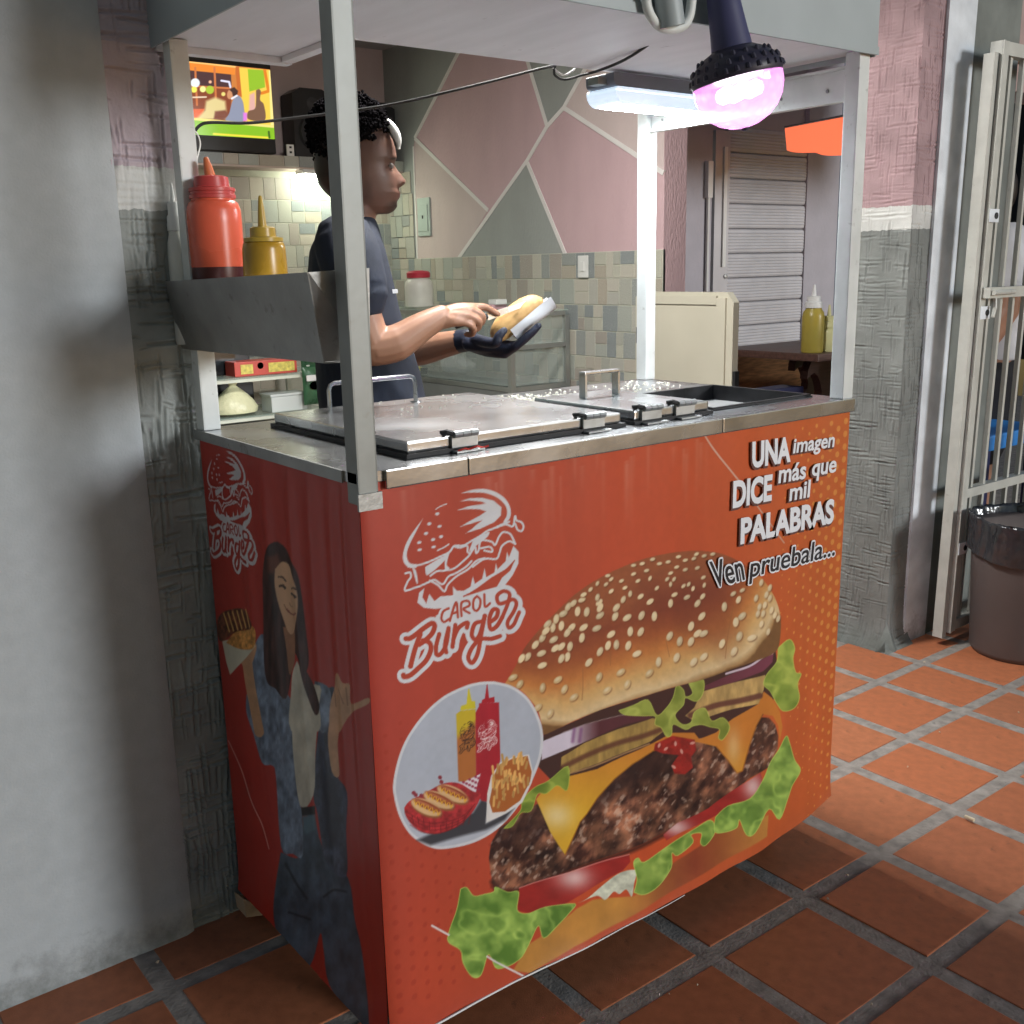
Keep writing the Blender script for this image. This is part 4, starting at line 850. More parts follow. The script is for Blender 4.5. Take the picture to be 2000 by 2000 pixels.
for x, y, r, c in [(325,648,9,(236,248,255)),(250,598,8,(236,248,255)),(270,690,5,(236,226,60)),(315,700,6,(246,240,90)),(385,697,6,(250,248,150)),(440,702,8,(170,200,50)),(545,735,4,(236,220,120)),(442,640,3,(255,190,150)),(120,690,7,(240,230,80)),(40,640,9,(236,248,255))]: pr.ell(z4([(x, y)])[0], r, r, 0, c, soft=2)
pr.line(z4([(530,630),(590,640),(600,680)]), 4, (226,226,255))
pr.poly(z4([(-300,860),(400,850),(330,1060),(-300,1040)]), (226,92,44)); pr.poly(z4([(410,790),(480,760),(560,790),(575,930),(330,935),(400,860)]), (226,206,140), soft=6)
pr.poly(z4([(480,870),(560,860),(600,900),(540,940),(470,930)]), (120,66,50), soft=4)
pr.poly(z4([(645,525),(930,550),(960,1000),(720,960),(700,800),(650,700)]), (248,206,70)); pr.poly(z4([(640,520),(668,524),(690,760),(652,740)]), (196,96,36))
pr.poly(z4([(735,540),(860,548),(872,682),(748,716)]), (142,188,34)); pr.line(z4([(868,548),(898,712),(845,728)]), 6, (226,122,26)); pr.poly(z4([(900,550),(925,550),(950,985),(915,985)]), (255,232,140))
pr.poly(z4([(750,740),(790,720),(800,900),(745,880)]), (226,170,160), soft=4)
pr.poly(smooth_path(z4([(800,706),(822,696),(838,716),(832,780),(862,820),(868,938),(742,932),(738,872),(790,850),(800,790),(800,706)])), (112,78,58))
pr.poly(smooth_path(z4([(628,770),(660,745),(692,780),(708,860),(702,948),(565,944),(590,886),(612,800),(628,770)])), (134,142,166)); pr.ell(z4([(600,735)])[0], 6.5, 10, .2, (206,140,96)); pr.poly(z4([(590,700),(630,680),(660,710),(650,760),(622,760),(612,720)]), (56,34,30), soft=2)
pr.line(z4([(612,770),(650,748)]), 4, (236,236,246)); pr.poly(z4([(700,880),(730,880),(730,945),(700,945)]), (226,120,226), soft=3)
pr.poly(z4([(-300,930),(330,935),(950,995),(966,1110),(-300,1060)]), (126,186,24)); pr.line(z4([(-300,925),(330,930),(946,990)]), 5, (240,226,120)); pr.line(z4([(470,1046),(900,1076)]), 4, (236,220,50)); pr.line(z4([(900,1030),(905,1075)]), 4, (50,90,16))
pr.c = pr.c*.86+np.array((150,140,130.))*.14
m_scr = print_mat('screen_glow', .2, emit=.95)
grid_mesh(P, 'screen', m_scr, tv, pr.linear())
# loudspeakers either side
def speaker(x0, x1, y0, y1, z0, z1, label):
    t = empty('loudspeaker', label, 'loudspeaker', ((x0+x1)/2, (y0+y1)/2, z0))
    c = .25*(x1-x0)
    MB().prism([(x0, z0), (x1, z0), (x1, z1-c*.5), (x1-c, z1), (x0+c*.8, z1), (x0, z1-c*.5)], 1, y0, y1).build('cabinet', m_dplastic, t)
    MB().lathe([(.0,0),(.03,.002),(.07,.012),(.075,.016),(.08,.0)], ((x0+x1)/2, y0-.0005, z0+.11), 24, axis=(0,-1,0)).build('woofer', mat('speaker_cone', (.03,.03,.035), .6), t, smooth=True)
    MB().lathe([(.0,.004),(.02,.002),(.03,.0)], ((x0+x1)/2, y0-.0005, z0+.24), 16, axis=(0,-1,0)).build('tweeter', mat('speaker_cone', (.03,.03,.035), .6), t, smooth=True)
speaker(1.655, 1.86, LY+.012, YB-.02, 1.798, 2.105, 'black loudspeaker between the television and the cook')
speaker(2.00, 2.205, LY+.012, YB-.02, 1.798, 2.07, 'black loudspeaker in the room corner behind the cook')
so_ = empty('power_socket', 'white double power socket on the back wall beside the television', 'socket', (1.70, YB, 1.83))
MB().box(1.615, 1.652, LY+.02, LY+.028, 1.8, 1.852, .002).build('plate', m_wplastic, so_)
for z in (1.813, 1.835): MB().box(1.628, 1.639, LY+.0185, LY+.02, z, z+.009).build('outlet', m_dplastic, so_)
# strip light under the ledge
ul = empty('strip_light', 'bright white strip light under the wall ledge', 'strip light', (1.85, 3.42, 1.72))
MB().box(1.67, 1.98, LY-.02, LY+.06, 1.722, 1.741, .004).build('housing', m_wplastic, ul)
MB().box(1.675, 1.975, LY-.017, LY+.057, 1.694, 1.7215, .006).build('tube', mat('tube_glow', (.9,.95,.85), .5, emit=26, ecol=(.93,1,.80)), ul)
# electrical box and wall switch on the mural wall
eb = empty('breaker_box', 'pale green breaker box on the mural wall', 'breaker box', (XP, 3.22, 1.43))
m_ebox = mat('pale_green_paint', (.40,.47,.43), .45)
b_ = MB().box(XP-.012, XP-.002, 3.166, 3.274, 1.432, 1.613, .003).build('cover', m_ebox, eb); MB().box(XP-.0165, XP-.0123, 3.18, 3.26, 1.455, 1.58, .002).build('door', m_ebox, eb)
MB().box(XP-.018, XP-.0168, 3.215, 3.225, 1.515, 1.53).build('latch', m_dplastic, b_)
sw = empty('wall_switch', 'white wall switch on the stone-pattern tiles of the mural wall', 'switch', (XP, 2.04, 1.22))
MB().box(XP-.016, XP-.0085, 2.012, 2.071, 1.225, 1.313, .003).build('plate', m_wplastic, sw); MB().box(XP-.020, XP-.0163, 2.03, 2.053, 1.25, 1.29, .002).build('rocker', m_wplastic, sw)
# glass case along the mural wall
gc = empty('glass_case', 'aluminium framed glass display case along the mural wall', 'display case', (2.05, 2.7, 0))
CX0, CX1, CY0, CY1 = 1.90, 2.215, 2.12, 3.30
q = MB(); a = .022
for x in (CX0, CX1-a):
    for y in (CY0, CY1-a): q.box(x, x+a, y, y+a, .0, 1.075)
for z in (.775, .945, 1.0752): 
    h = .018
    q.box(CX0+a, CX1-a, CY0+.001, CY0+a-.001, z, z+h).box(CX0+.001, CX0+a-.001, CY0+a, CY1-a, z, z+h).box(CX0+a, CX1-a, CY1-a+.001, CY1-.001, z, z+h)
q.build('frame', m_alu, gc)
MB().box(CX0+.004, CX1-.004, CY0+.004, CY1-.004, 1.0935, 1.0985).build('glass_top', glass('green_glass', (.55,.70,.62), .35), gc)
for z in (.794, .964): MB().box(CX0+a, CX1-a, CY0+a, CY1-a, z, z+.005).build('glass_shelf', m_glass, gc)
MB().box(CX0+.006, CX0+.010, CY0+a, CY1-a, .80, 1.074).build('glass_pane', m_glass, gc); MB().box(CX0+a, CX1-a, CY0+.008, CY0+.012, .80, 1.074).build('glass_pane', m_glass, gc)
MB().box(CX0+.003, CX1-.003, CY0+.0225, CY1-.0225, .05, .774).build('base_cabinet', mat('case_base', (.20,.21,.20), .6), gc)
jr = empty('plastic_jar', 'clear plastic jar with a red lid on the glass case', 'jar', (2.02, 2.97, 1.0985))
MB().lathe([(.060,0),(.066,.006),(.067,.10),(.062,.118),(.05,.132),(.05,.136)], (2.02,2.97,1.0988), 28).build('jar', mat('cloudy_plastic', (.62,.60,.54), .35, sub=.2), jr, smooth=True)
MB().lathe([(.055,0),(.056,.022),(.045,.030),(.02,.033)], (2.02,2.97,1.235), 28).build('lid', mat('red_lid', (.42,.03,.05), .4), jr, smooth=True)
nb = empty('napkin_pack', 'small pink and white napkin pack on the glass case', 'napkins', (2.06, 2.46, 1.0985))
MB().box(2.02, 2.10, 2.40, 2.47, 1.0988, 1.118, .004).build('pack', mat('pink_pack', (.60,.36,.40), .6), nb); MB().box(2.03, 2.09, 2.385, 2.44, 1.1185, 1.14, .004).build('napkins', m_wplastic, nb)
cb = empty('clear_bottle', 'clear plastic bottle lying inside the glass case', 'bottle', (2.05, 2.72, .80))
MB().lathe([(.02,0),(.045,.01),(.047,.14),(.03,.17),(.014,.19),(.014,.205)], (2.05, 2.80, .849), 20, axis=(0,-1,.0)).build('bottle', glass('clear_pet', (.8,.85,.85), .3), cb, smooth=True)
br = empty('basting_brush', 'basting brush with a pink and yellow handle in the glass case', 'brush', (2.0, 2.9, .80))
MB().tube([(1.97,3.04,.835),(1.96,2.93,.825)], .009, 8).build('handle', mat('pink_handle', (.6,.2,.16), .4), br); MB().tube([(1.9597,2.9299,.825),(1.954,2.87,.82)], .0095, 8).build('collar', mat('yellow_collar', (.65,.60,.08), .4), br); MB().box(1.945,1.962,2.835,2.8695,.8,.828).build('bristles', m_dplastic, br)
# glass counter at the back with groceries
vc = empty('glass_counter', 'low glass shelf counter stacked with groceries behind the cart', 'counter', (1.2, 3.1, 0))
q = MB()
for x in (.86, 1.486):
    for y in (2.97, 3.32): q.box(x, x+.02, y, y+.02, 0, .832 if y < 3 else .98)
for z in (.655, .822): q.box(.88, 1.486, 2.9705, 2.9895, z, z+.014).box(.88, 1.486, 3.3205, 3.3395, z, z+.014)
q.build('frame', mat('cream_frame', (.55,.57,.48), .5), vc)
for z in (.671, .838): MB().box(.862, 1.504, 2.965, 3.338, z, z+.005).build('glass_shelf', glass('green_glass', (.55,.70,.62), .35), vc)
MB().box(.87, 1.50, 2.995, 3.315, .05, .60).build('base', mat('case_base', (.20,.21,.20), .6), vc)
pb = empty('carrier_bag', 'knotted cream plastic bag on the glass counter', 'bag', (1.10, 3.03, .676))
MB().lathe([(.05,0),(.100,.010),(.106,.030),(.086,.062),(.056,.092),(.026,.116),(.014,.126),(.022,.135),(.034,.150),(.016,.148)], (1.105,3.06,.677), 22, sx=1, sy=.72).build('bag', mat('cream_film', (.66,.65,.42), .35, var=.1, bump=1, bscale=45, sub=.2), pb, smooth=True)
rb_ = empty('snack_box', 'red and yellow snack box on the glass counter', 'box', (1.25, 3.02, .844))
MB().box(1.095, 1.385, 3.0, 3.10, .8435, .905, .003).build('carton', mat('red_carton', (.50,.06,.04), .45, var=.1), rb_)
for x0, x1 in [(1.122,1.178),(1.25,1.372)]: MB().box(x0, x1, 2.998, 2.9997, .853, .893).build('label', mat('yellow_label', (.60,.50,.10), .5, var=.3, scale=60), rb_)
MB().lathe([(.0,.0),(.014,.0)], (1.213,2.9985,.884), 14, axis=(0,-1,0)).build('label', mat('pale_label', (.7,.5,.42), .5), rb_)
sb = empty('snack_bag', 'dark green snack bags with white and yellow print hanging on the glass counter', 'snack bag', (1.5, 2.95, .75))
def pouch(x0, x1, y, z0, z1, m, th=.02):
    nx_, nz_ = 18, 14; u_, v_ = np.meshgrid(np.linspace(0,1,nx_), np.linspace(0,1,nz_)); bul = (4*u_*(1-u_)*4*v_*(1-v_))**.5*th*(1+.5*(fbm(u_*5, v_*5, int(x0*100))-.5))
    A = np.stack([x0+(x1-x0)*u_, y-bul, z0+(z1-z0)*v_], -1); grid_mesh(A, 'pouch', m, sb); A2 = A.copy(); A2[..., 1] = y+bul; return grid_mesh(A2, 'pouch_back', m, sb, flip=True)
m_green = mat('green_foil', (.045,.12,.06), .3, var=.3, scale=30)
pouch(1.385, 1.475, 2.955, .70, .865, m_green); pouch(1.40, 1.62, 2.99, .845, .93, m_green, .03); pouch(1.52, 1.62, 2.985, .86, .925, mat('brown_foil', (.25,.12,.05), .35, var=.4, scale=40), .022)
MB().box(1.392, 1.472, 2.929, 2.932, .806, .832, .004).build('label', m_wplastic, sb); MB().lathe([(.0,.0),(.026,.0)], (1.432,2.930,.785), 16, axis=(0,-1,0), sy=.7).build('label', mat('yellow_label', (.60,.50,.10), .5), sb)
for i in range(9): MB().box(1.41+i*.023, 1.424+i*.023, 2.956, 2.959, .868+(i % 3)*.018, .874+(i % 3)*.018).build('label', mat('pale_print', (.5,.55,.5), .5), sb)
fc = empty('food_container', 'frosted lidded food container on the glass counter', 'container', (1.32, 3.0, .677))
MB().box(1.245, 1.415, 2.985, 3.09, .6765, .745, .006).build('tub', glass('frosted', (.75,.80,.78), .7, .4), fc); MB().box(1.24, 1.42, 2.98, 3.095, .7455, .756, .003).build('lid', glass('frosted', (.75,.80,.78), .7, .4), fc)
db = empty('black_crate', 'black crate behind the bags on the glass counter', 'crate', (1.15, 3.25, .677))
MB().box(.95, 1.24, 3.15, 3.31, .6765, .80, .004).build('crate', m_dplastic, db)
db = empty('black_oven', 'black toaster oven on the upper shelf of the glass counter', 'oven', (1.0, 3.2, .844))
MB().box(.88, 1.22, 3.12, 3.32, .8435, 1.02, .006).build('body', m_dplastic, db); MB().box(.90, 1.15, 3.114, 3.1195, .865, .99).build('door', mat('dark_pane', (.02,.025,.03), .15), db)
# low cream board standing in the side doorway
lb = empty('cream_door', 'low cream metal half door with chamfered corners in the side doorway', 'half door', (2.17, 1.42, 0))
m_cream = mat('cream_enamel', (.50,.47,.38), .5, var=.06, scale=4, wear=((.30,.24,.18), 9, .68, .5))
y0, y1, zt_ = 1.185, 1.665, 1.172
MB().prism([(y0, .05), (y1, .05), (y1, zt_-.02), (y1-.02, zt_), (y0+.03, zt_), (y0, zt_-.035)], 0, 2.155, 2.185).build('frame', m_cream, lb)
MB().box(2.1515, 2.1547, y0+.075, y1-.02, .10, zt_-.045).build('panel', m_cream, lb); MB().box(2.147, 2.1545, y0+.03, y0+.072, .06, zt_-.02).build('stile', m_cream, lb); MB().box(2.147, 2.1545, y0+.0725, y1-.02, zt_-.043, zt_-.012).build('rail', m_cream, lb)
MB().box(2.158, 2.18, y0-.012, y0-.001, .80, .90).build('hinge', m_gasket, lb); MB().box(2.1455, 2.1513, y1-.018, y1-.012, .98, 1.04).build('keyhole', m_dplastic, lb)
# ================================================================== bottles on the sauce tray
def squeeze(name, label, c, r, h, m_body_, m_cap, neck=.45, noz=.06, fill=None, group=None, body_prof=None, tip=None):
    t = empty(name, label, 'sauce bottle', tuple(c), group)
    hb = h
    prof = body_prof or [(r*.92,0),(r,.006),(r,hb*.80),(r*.93,hb*.90),(r*.72,hb*.97),(r*.70,hb)]
    MB().lathe(prof, c, 32).build('body', m_body_, t, smooth=True)
    z = c[2]+prof[-1][1]
    MB().lathe([(r*.80,.0005),(r*.80,.012),(r*.76,.014),(r*.76,.024),(r*.60,.028),(r*.60,.046),(r*.5,.049)], (c[0],c[1],z), 28).build('cap', m_cap, t, smooth=True)
    MB().lathe([(r*.22,.049),(r*.17,.049+noz*.5),(r*.09,.049+noz),(r*.05,.05+noz)], (c[0],c[1],z), 14, axis=tip).build('nozzle', m_cap if tip is None else tip_mat, t, smooth=True)
    if fill: MB().lathe(fill[0], c, 30).build('sauce', fill[1], t, smooth=True)
    return t
tip_mat = mat('orange_tip', (.60,.16,.06), .4)
m_redb = mat('red_translucent', (.62,.10,.05), .28, var=.10, sub=.4); m_redcap = mat('red_cap', (.45,.05,.045), .35, sub=.2)
m_must = mat('mustard_translucent', (.48,.27,.02), .28, var=.35, scale=14, sub=.35); m_mustcap = mat('mustard_cap', (.46,.30,.04), .35)
m_dark = mat('dark_ketchup', (.055,.008,.010), .35)
rb1 = empty('ketchup_bottle', 'large red squeeze bottle half full of ketchup on the sauce tray', 'sauce bottle', (.037,.520,1.152))
KB = (.037,.520,1.152)
MB().lathe([(.040,0),(.044,.005),(.0450,.132)], KB, 32).build('ketchup', m_dark, rb1, smooth=True)
MB().lathe([(.0450,.1322),(.0455,.205),(.0450,.226),(.041,.238),(.036,.242),(.036,.245)], KB, 32).build('body', m_redb, rb1, smooth=True)
MB().lathe([(.0385,.2452),(.0385,.251),(.0370,.252),(.0370,.256),(.0385,.257),(.0385,.262),(.030,.264),(.028,.280),(.022,.282)], KB, 30).build('cap', m_redcap, rb1, smooth=True)
MB().lathe([(.0095,0),(.0075,.016),(.0045,.030),(.003,.033)], (.036,.520,1.432), 12, axis=(-.16,.02,1)).build('nozzle', tip_mat, rb1, smooth=True)
mb1 = empty('mustard_bottle', 'small mustard squeeze bottle on the sauce tray', 'sauce bottle', (.036,.330,1.152)); KM = (.036,.330,1.152)
MB().lathe([(.030,0),(.0335,.006),(.0345,.120),(.0335,.158),(.0315,.166),(.029,.168)], KM, 32).build('body', m_must, mb1, smooth=True)
MB().lathe([(.0305,.1682),(.0305,.174),(.020,.176),(.0195,.189),(.016,.191)], KM, 28).build('cap', m_mustcap, mb1, smooth=True)
MB().lathe([(.0070,.191),(.0052,.215),(.0030,.235),(.002,.238)], KM, 14).build('nozzle', m_mustcap, mb1, smooth=True)
squeeze('mayonnaise_bottle', 'frosted white squeeze bottle behind the ketchup on the sauce tray', (-.004,.596,1.152), .017, .195, mat('frosted_white', (.60,.60,.56), .35, sub=.3), m_wplastic, noz=.03)
# ================================================================== metal gate, bin and what lies beyond on the right
m_gate = mat('cream_gate_paint', (.50,.50,.46), .45, .05, var=.08, scale=18, bump=.15, bscale=90, wear=((.20,.17,.13), 30, .66, .6))
gate = empty('metal_gate', 'cream painted metal gate of upright bars beside the white pilaster', 'gate', (2.8, .50, 0))
LEAN = .050
def gx(x, z): return x+LEAN*z/1.85
def gbar(name, x0, x1, y0, y1, z0, z1, parent=gate):
    return MB().hexa([(gx(x0,z0),y0,z0),(gx(x1,z0),y0,z0),(gx(x1,z0),y1,z0),(gx(x0,z0),y1,z0),(gx(x0,z1),y0,z1),(gx(x1,z1),y0,z1),(gx(x1,z1),y1,z1),(gx(x0,z1),y1,z1)]).build(name, m_gate, parent)
GX = 2.452
gbar('hinge_post', GX-.004, GX+.018, .500, .535, .03, 1.865)
gbar('frame_post', GX+.022, GX+.062, .492, .530, .045, 1.90)
gbar('edge_strip', GX+.0225, GX+.030, .487, .4915, .045, 1.90)
for z0, z1 in [(1.862,1.90),(.500,.530),(.047,.080)]: gbar('rail', GX+.0625, 3.75, .495, .527, z0, z1)
for k in range(16):
    x = GX+.098+k*.078; gbar('bar', x, x+.013, .504, .518, .0805, 1.861)
lr = gbar('latch_rail', GX+.030, 3.72, .462, .4865, 1.145, 1.178)
MB().tube([(gx(GX+.035,1.16),.455,1.162),(gx(GX+.16,1.16),.455,1.162)], .008, 10).build('bolt', m_gate, lr)
for z in (1.395, 1.10, .335):
    t_ = MB().box(gx(GX+.024,z), gx(GX+.078,z), .4835, .4865, z-.02, z+.02, .0012).build('lug', m_ws, gate)
    MB().lathe([(.010,0),(.010,.002)], (gx(GX+.060,z), .4833, z), 12, axis=(0,-1,0)).build('lug_hole', m_gasket, t_)
MB().tube([(gx(GX+.075,1.15),.470,1.148),(gx(GX+.073,1.1),.466,1.115),(gx(GX+.068,1.07),.468,1.085)], .006, 8).build('drop_bolt', m_gate, gate)
# waste bin with black liner
bin_ = empty('waste_bin', 'brown plastic waste bin lined with a black bag in front of the gate', 'bin', (2.605,.318,0))
BX, BY = 2.605, .318
MB().lathe([(.140,.0),(.150,.012),(.152,.02),(.170,.40),(.172,.43)], (BX,BY,.001), 48).build('bin', mat('brown_bin', (.105,.085,.082), .45, var=.08, scale=5, bump=.08), bin_, smooth=True)
na, nz2 = 120, 26
th = np.linspace(0, 2*PI, na); rows = []
for j in range(nz2):
    t = j/(nz2-1); n1_ = fbm(np.cos(th)*4+9, np.sin(th)*4+t*2.5+9, 8)-.5; n2_ = fbm(np.cos(th)*12+19, np.sin(th)*12+t*1.5+19, 12)-.5
    if t < .5: rr_ = .178+.026*n1_+.018*n2_; z = .335+.13*(t/.5)+.03*n1_*(1-t*2)
    else: k = (t-.5)/.5; rr_ = .178-.022*k+.03*n1_+.022*n2_; z = .465-.13*k+.012*n2_
    if t < .5 : z = z+.012*np.sin(th*3+1)
    rows.append(np.stack([BX+rr_*np.cos(th), BY+rr_*np.sin(th), z+0*th], -1))
m_bag = mat('black_bag', (.035,.035,.040), .18, var=.3, scale=20, bump=1.0, bscale=26, spec=.9)
grid_mesh(np.array(rows), 'liner', m_bag, bin_)
MB().lathe([(.150,.30),(.10,.27),(.02,.262)], (BX,BY,0), 40).build('rubbish_bag', m_bag, bin_, smooth=True)
# dark wall far behind the gate, pale wall above it
m_far = mat('night_wall', (.045,.047,.055), .9, var=.3, scale=2)
tag(MB().box(2.7, 12.5, 5.6, 5.8, 0, 4.5).build('far_wall', m_far), 'dark wall across the yard behind the metal gate', 'wall')
tag(MB().box(12.5, 12.7, -4, 5.8, 0, 4.5).build('far_wall', m_far), 'dark wall closing the yard far behind the waste bin', 'wall')
fp_ = mat('far_pink_wall', (.42,.30,.28), .8, bump=.2)
hb = empty('house_wall', 'pink upper wall with a pipe above the metal gate', 'wall', (3.6, 1.1, 2.1))
MB().box(2.98, 5.2, 1.12, 1.3, 1.94, 3.2).build('wall_face', fp_, hb); MB().tube([(2.97,1.105,2.06),(5.2,1.105,2.06)], .012, 10).build('pipe', mat('tan_pipe', (.45,.32,.22), .5), hb)
# neighbouring shop front with roller shutter, seen through the side doorway
SY = 2.62
nf = empty('shop_front', 'pale shop front around the roller shutter beyond the side doorway', 'shop front', (3.9, SY, 0))
m_lav = mat('lavender_plaster', (.42,.40,.44), .8, var=.06, bump=.3)
MB().box(2.36, 3.395, SY, SY+.14, 0, 2.7).build('wall_face', mat('mauve_plaster', (.36,.28,.30), .8, bump=.3), nf); MB().box(4.425, 4.72, SY-.01, SY+.14, 0, 2.7).build('wall_face', m_lav, nf); MB().box(3.396, 4.424, SY+.02, SY+.14, 1.93, 2.7).build('wall_face', m_lav, nf)
MB().box(3.40, 3.60, SY-.035, SY+.0195, 0, 1.95).build('pilaster', m_lav, nf); MB().tube([(3.56,SY-.046,.1),(3.56,SY-.046,1.60)], .010, 8).build('pipe', m_wplastic, nf); MB().box(3.542, 3.578, SY-.062, SY-.0355, 1.60, 1.78).build('pipe_box', m_wplastic, nf)
MB().box(4.73, 5.6, SY+.25, SY+.35, 0, 2.7).build('recess_wall', mat('blue_grey_wall', (.16,.18,.22), .85), nf); MB().box(4.72, 4.76, SY+.141, SY+.25, 0, 2.7).build('recess_reveal', m_far, nf)
sh = empty('roller_shutter', 'white ribbed roller shutter closed beyond the side doorway', 'shutter', (3.8, SY, 0))
m_sh = mat('shutter_white', (.50,.49,.51), .5, .1, var=.08, scale=6, wear=((.28,.25,.24), 10, .66, .5))
sl_me = MB()
prof = [(0,0),(.010,.004),(.013,.012),(.013,.018)]+[x for k in range(6) for x in ((.0135+.0,.020+k*.016),(.0165,.025+k*.016),(.0135,.033+k*.016))]+[(.013,.118),(.010,.124),(0,.128),(-.006,.128),(-.006,0)]
pz = [(SY+.012-a_, b__) for a_, b__ in prof]
sl_m = MB().prism(pz, 0, 3.755, 4.424).mesh('slat'); sl_m.materials.append(m_sh)
for k in range(15):
    o = bpy.data.objects.new('slat', sl_m); COL.objects.link(o); o.location = (0, 0, .02+k*.130); par(o, sh)
MB().box(3.64, 3.754, SY-.02, SY+.0195, 0, 1.94).build('guide', m_sh, sh); MB().box(3.70, 3.725, SY-.03, SY-.0205, 1.25, 1.86).build('guide_cover', m_wplastic, sh)
for z in (1.20, 1.10): MB().lathe([(.012,0),(.012,.006),(.006,.008)], (3.735, SY-.0205, z), 10, axis=(0,-1,0)).build('lock', m_steel_d, sh)
# orange awning valance; its backlit look is put in as glow of the cloth
ov = empty('orange_valance', 'orange awning valance with added glow hanging near the roller shutter', 'valance', (4.1, 2.1, 1.85))
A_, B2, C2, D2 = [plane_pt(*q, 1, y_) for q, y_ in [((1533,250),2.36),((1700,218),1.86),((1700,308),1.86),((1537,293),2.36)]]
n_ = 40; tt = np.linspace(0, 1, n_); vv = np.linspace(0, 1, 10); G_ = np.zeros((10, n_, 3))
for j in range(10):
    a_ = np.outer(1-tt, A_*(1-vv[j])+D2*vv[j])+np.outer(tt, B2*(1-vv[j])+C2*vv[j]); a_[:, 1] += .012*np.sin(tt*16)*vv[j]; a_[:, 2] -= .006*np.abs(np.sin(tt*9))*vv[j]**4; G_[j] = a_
m_or = mat('orange_glow_cloth', (.85,.16,.06), .6, var=.02, emit=.72, ecol=(1,.20,.09))
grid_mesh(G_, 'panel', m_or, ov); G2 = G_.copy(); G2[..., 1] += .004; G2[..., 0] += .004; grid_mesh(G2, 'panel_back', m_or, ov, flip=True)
MB().tube([tuple(A_+np.array((.002,.002,.004))), tuple(B2+np.array((.002,.002,.004)))], .006, 8).build('rail', m_steel_d, ov)
# wooden table with a scalloped leg, bench and bottles
m_dwood = mat('dark_table_wood', (.085,.045,.035), .45, var=.3, scale=10, stretch=(1, 8, 8)); m_lwood = mat('varnished_bench_wood', (.58,.31,.15), .4, var=.35, scale=7, stretch=(2, 2, 14), bump=.1, wear=((.55,.36,.24), 16, .66, .5))
tb = empty('wooden_table', 'dark wooden table with a scalloped leg beyond the side doorway', 'table', (3.3, 1.6, 0))
MB().box(2.965, 4.1, 1.42, 1.98, .862, .894, .008).build('top', m_dwood, tb)
lp = [(3.19,.861),(3.165,.84),(3.145,.80),(3.142,.765),(3.165,.78),(3.19,.79),(3.215,.775),(3.235,.745),(3.25,.70),(3.245,.67),(3.225,.65),(3.235,.60),(3.21,.50),(3.20,.30),(3.16,.06),(3.14,0),(3.72,0),(3.70,.06),(3.66,.3),(3.66,.861)]
MB().prism(lp, 1, 1.60, 1.64).build('leg', m_dwood, tb); MB().prism([(a_+.25, b__) for a_, b__ in lp], 1, 1.86, 1.90).build('leg', m_dwood, tb)
bn = empty('wooden_bench', 'varnished plank bench in front of the roller shutter', 'bench', (3.2, 2.1, 0))
MB().box(2.55, 3.95, 2.12, 2.15, .58, .835, .004).build('backrest', m_lwood, bn); MB().box(2.50, 3.95, 1.80, 2.115, .40, .435, .004).build('seat', m_lwood, bn)
MB().prism([(2.12,.0),(2.17,0),(2.17,.84),(2.12,.84)], 0, 3.951, 3.99).build('leg', m_lwood, bn); MB().prism([(1.82,.0),(2.17,0),(2.17,.80),(2.10,.84),(2.02,.60),(1.82,.40)], 0, 2.44, 2.49).build('leg', m_lwood, bn)
ph = empty('blue_box', 'dark blue box lying at the table edge by the bench', 'box', (3.1, 1.75, .70)); MB().box(2.96, 3.20, 1.66, 1.78, .668, .725, .006).build('case', mat('navy_plastic', (.02,.025,.09), .4), ph); MB().box(2.94, 3.22, 1.64, 1.80, .0, .667).build('stand', m_dwood, ph)
GB = 'bottles on the wooden table'
t_ = squeeze('sauce_bottle', 'tall yellow-green sauce bottle with a white cap on the wooden table', (3.03,1.50,.8945), .046, .185, mat('olive_sauce', (.40,.30,.05), .35, col2=(.30,.26,.06)), m_wplastic, noz=.045, group=GB)
squeeze('sauce_bottle', 'short pale yellow sauce bottle on the wooden table', (3.112,1.48,.8945), .042, .10, mat('pale_yellow_sauce', (.55,.53,.28), .4), mat('pale_yellow_sauce', (.55,.53,.28), .4), noz=.045, group=GB)
squeeze('sauce_bottle', 'white bottle with a red cap behind the other bottles on the wooden table', (3.19,1.62,.8945), .036, .17, m_wplastic, mat('red_lid', (.42,.03,.05), .4), noz=.02, group=GB)
# ================================================================== crumbs, litter
cr = MB(); rr = random.Random(4)
def crumb(x, y, z, s):
    R3 = Matrix.Rotation(rr.uniform(0, 6.28), 3, 'Z'); q = [R3@Vector((dx*s*rr.uniform(.6,1.5), dy*s*rr.uniform(.4,.8), dz)) for dx, dy, dz in [(-1,-1,0),(1,-1,0),(1,1,0),(-1,1,0),(-.7,-.7,s*.9),(.7,-.7,s*.8),(.7,.7,s),(-.7,.7,s*.8)]]
    cr.hexa([Vector((x, y, z))+p for p in q])
for _ in range(330): crumb(rr.gauss(.66,.07), rr.gauss(.445,.045), 1.0005, rr.uniform(.0016,.0042))
for _ in range(70): crumb(rr.uniform(.60,1.06), rr.uniform(.36,.56), 1.0005, rr.uniform(.0012,.0034))
for _ in range(40): crumb(rr.uniform(.93,1.09), rr.uniform(.40,.54), 1.0005, rr.uniform(.0015,.004))
for _ in range(26): crumb(rr.uniform(.25,.54), rr.uniform(.30,.50), 1.0247, rr.uniform(.0012,.0028))
tag(cr.build('food_crumbs', mat('chopped_onion', (.72,.70,.60), .5, var=.12)), 'white chopped onion crumbs scattered over the steel counter', 'food crumbs', kind='stuff')
li = MB(); cr = li
for _ in range(46): crumb(rr.uniform(-.5,2.3), rr.uniform(-.9,.55), .0065, rr.uniform(.0015,.0035))
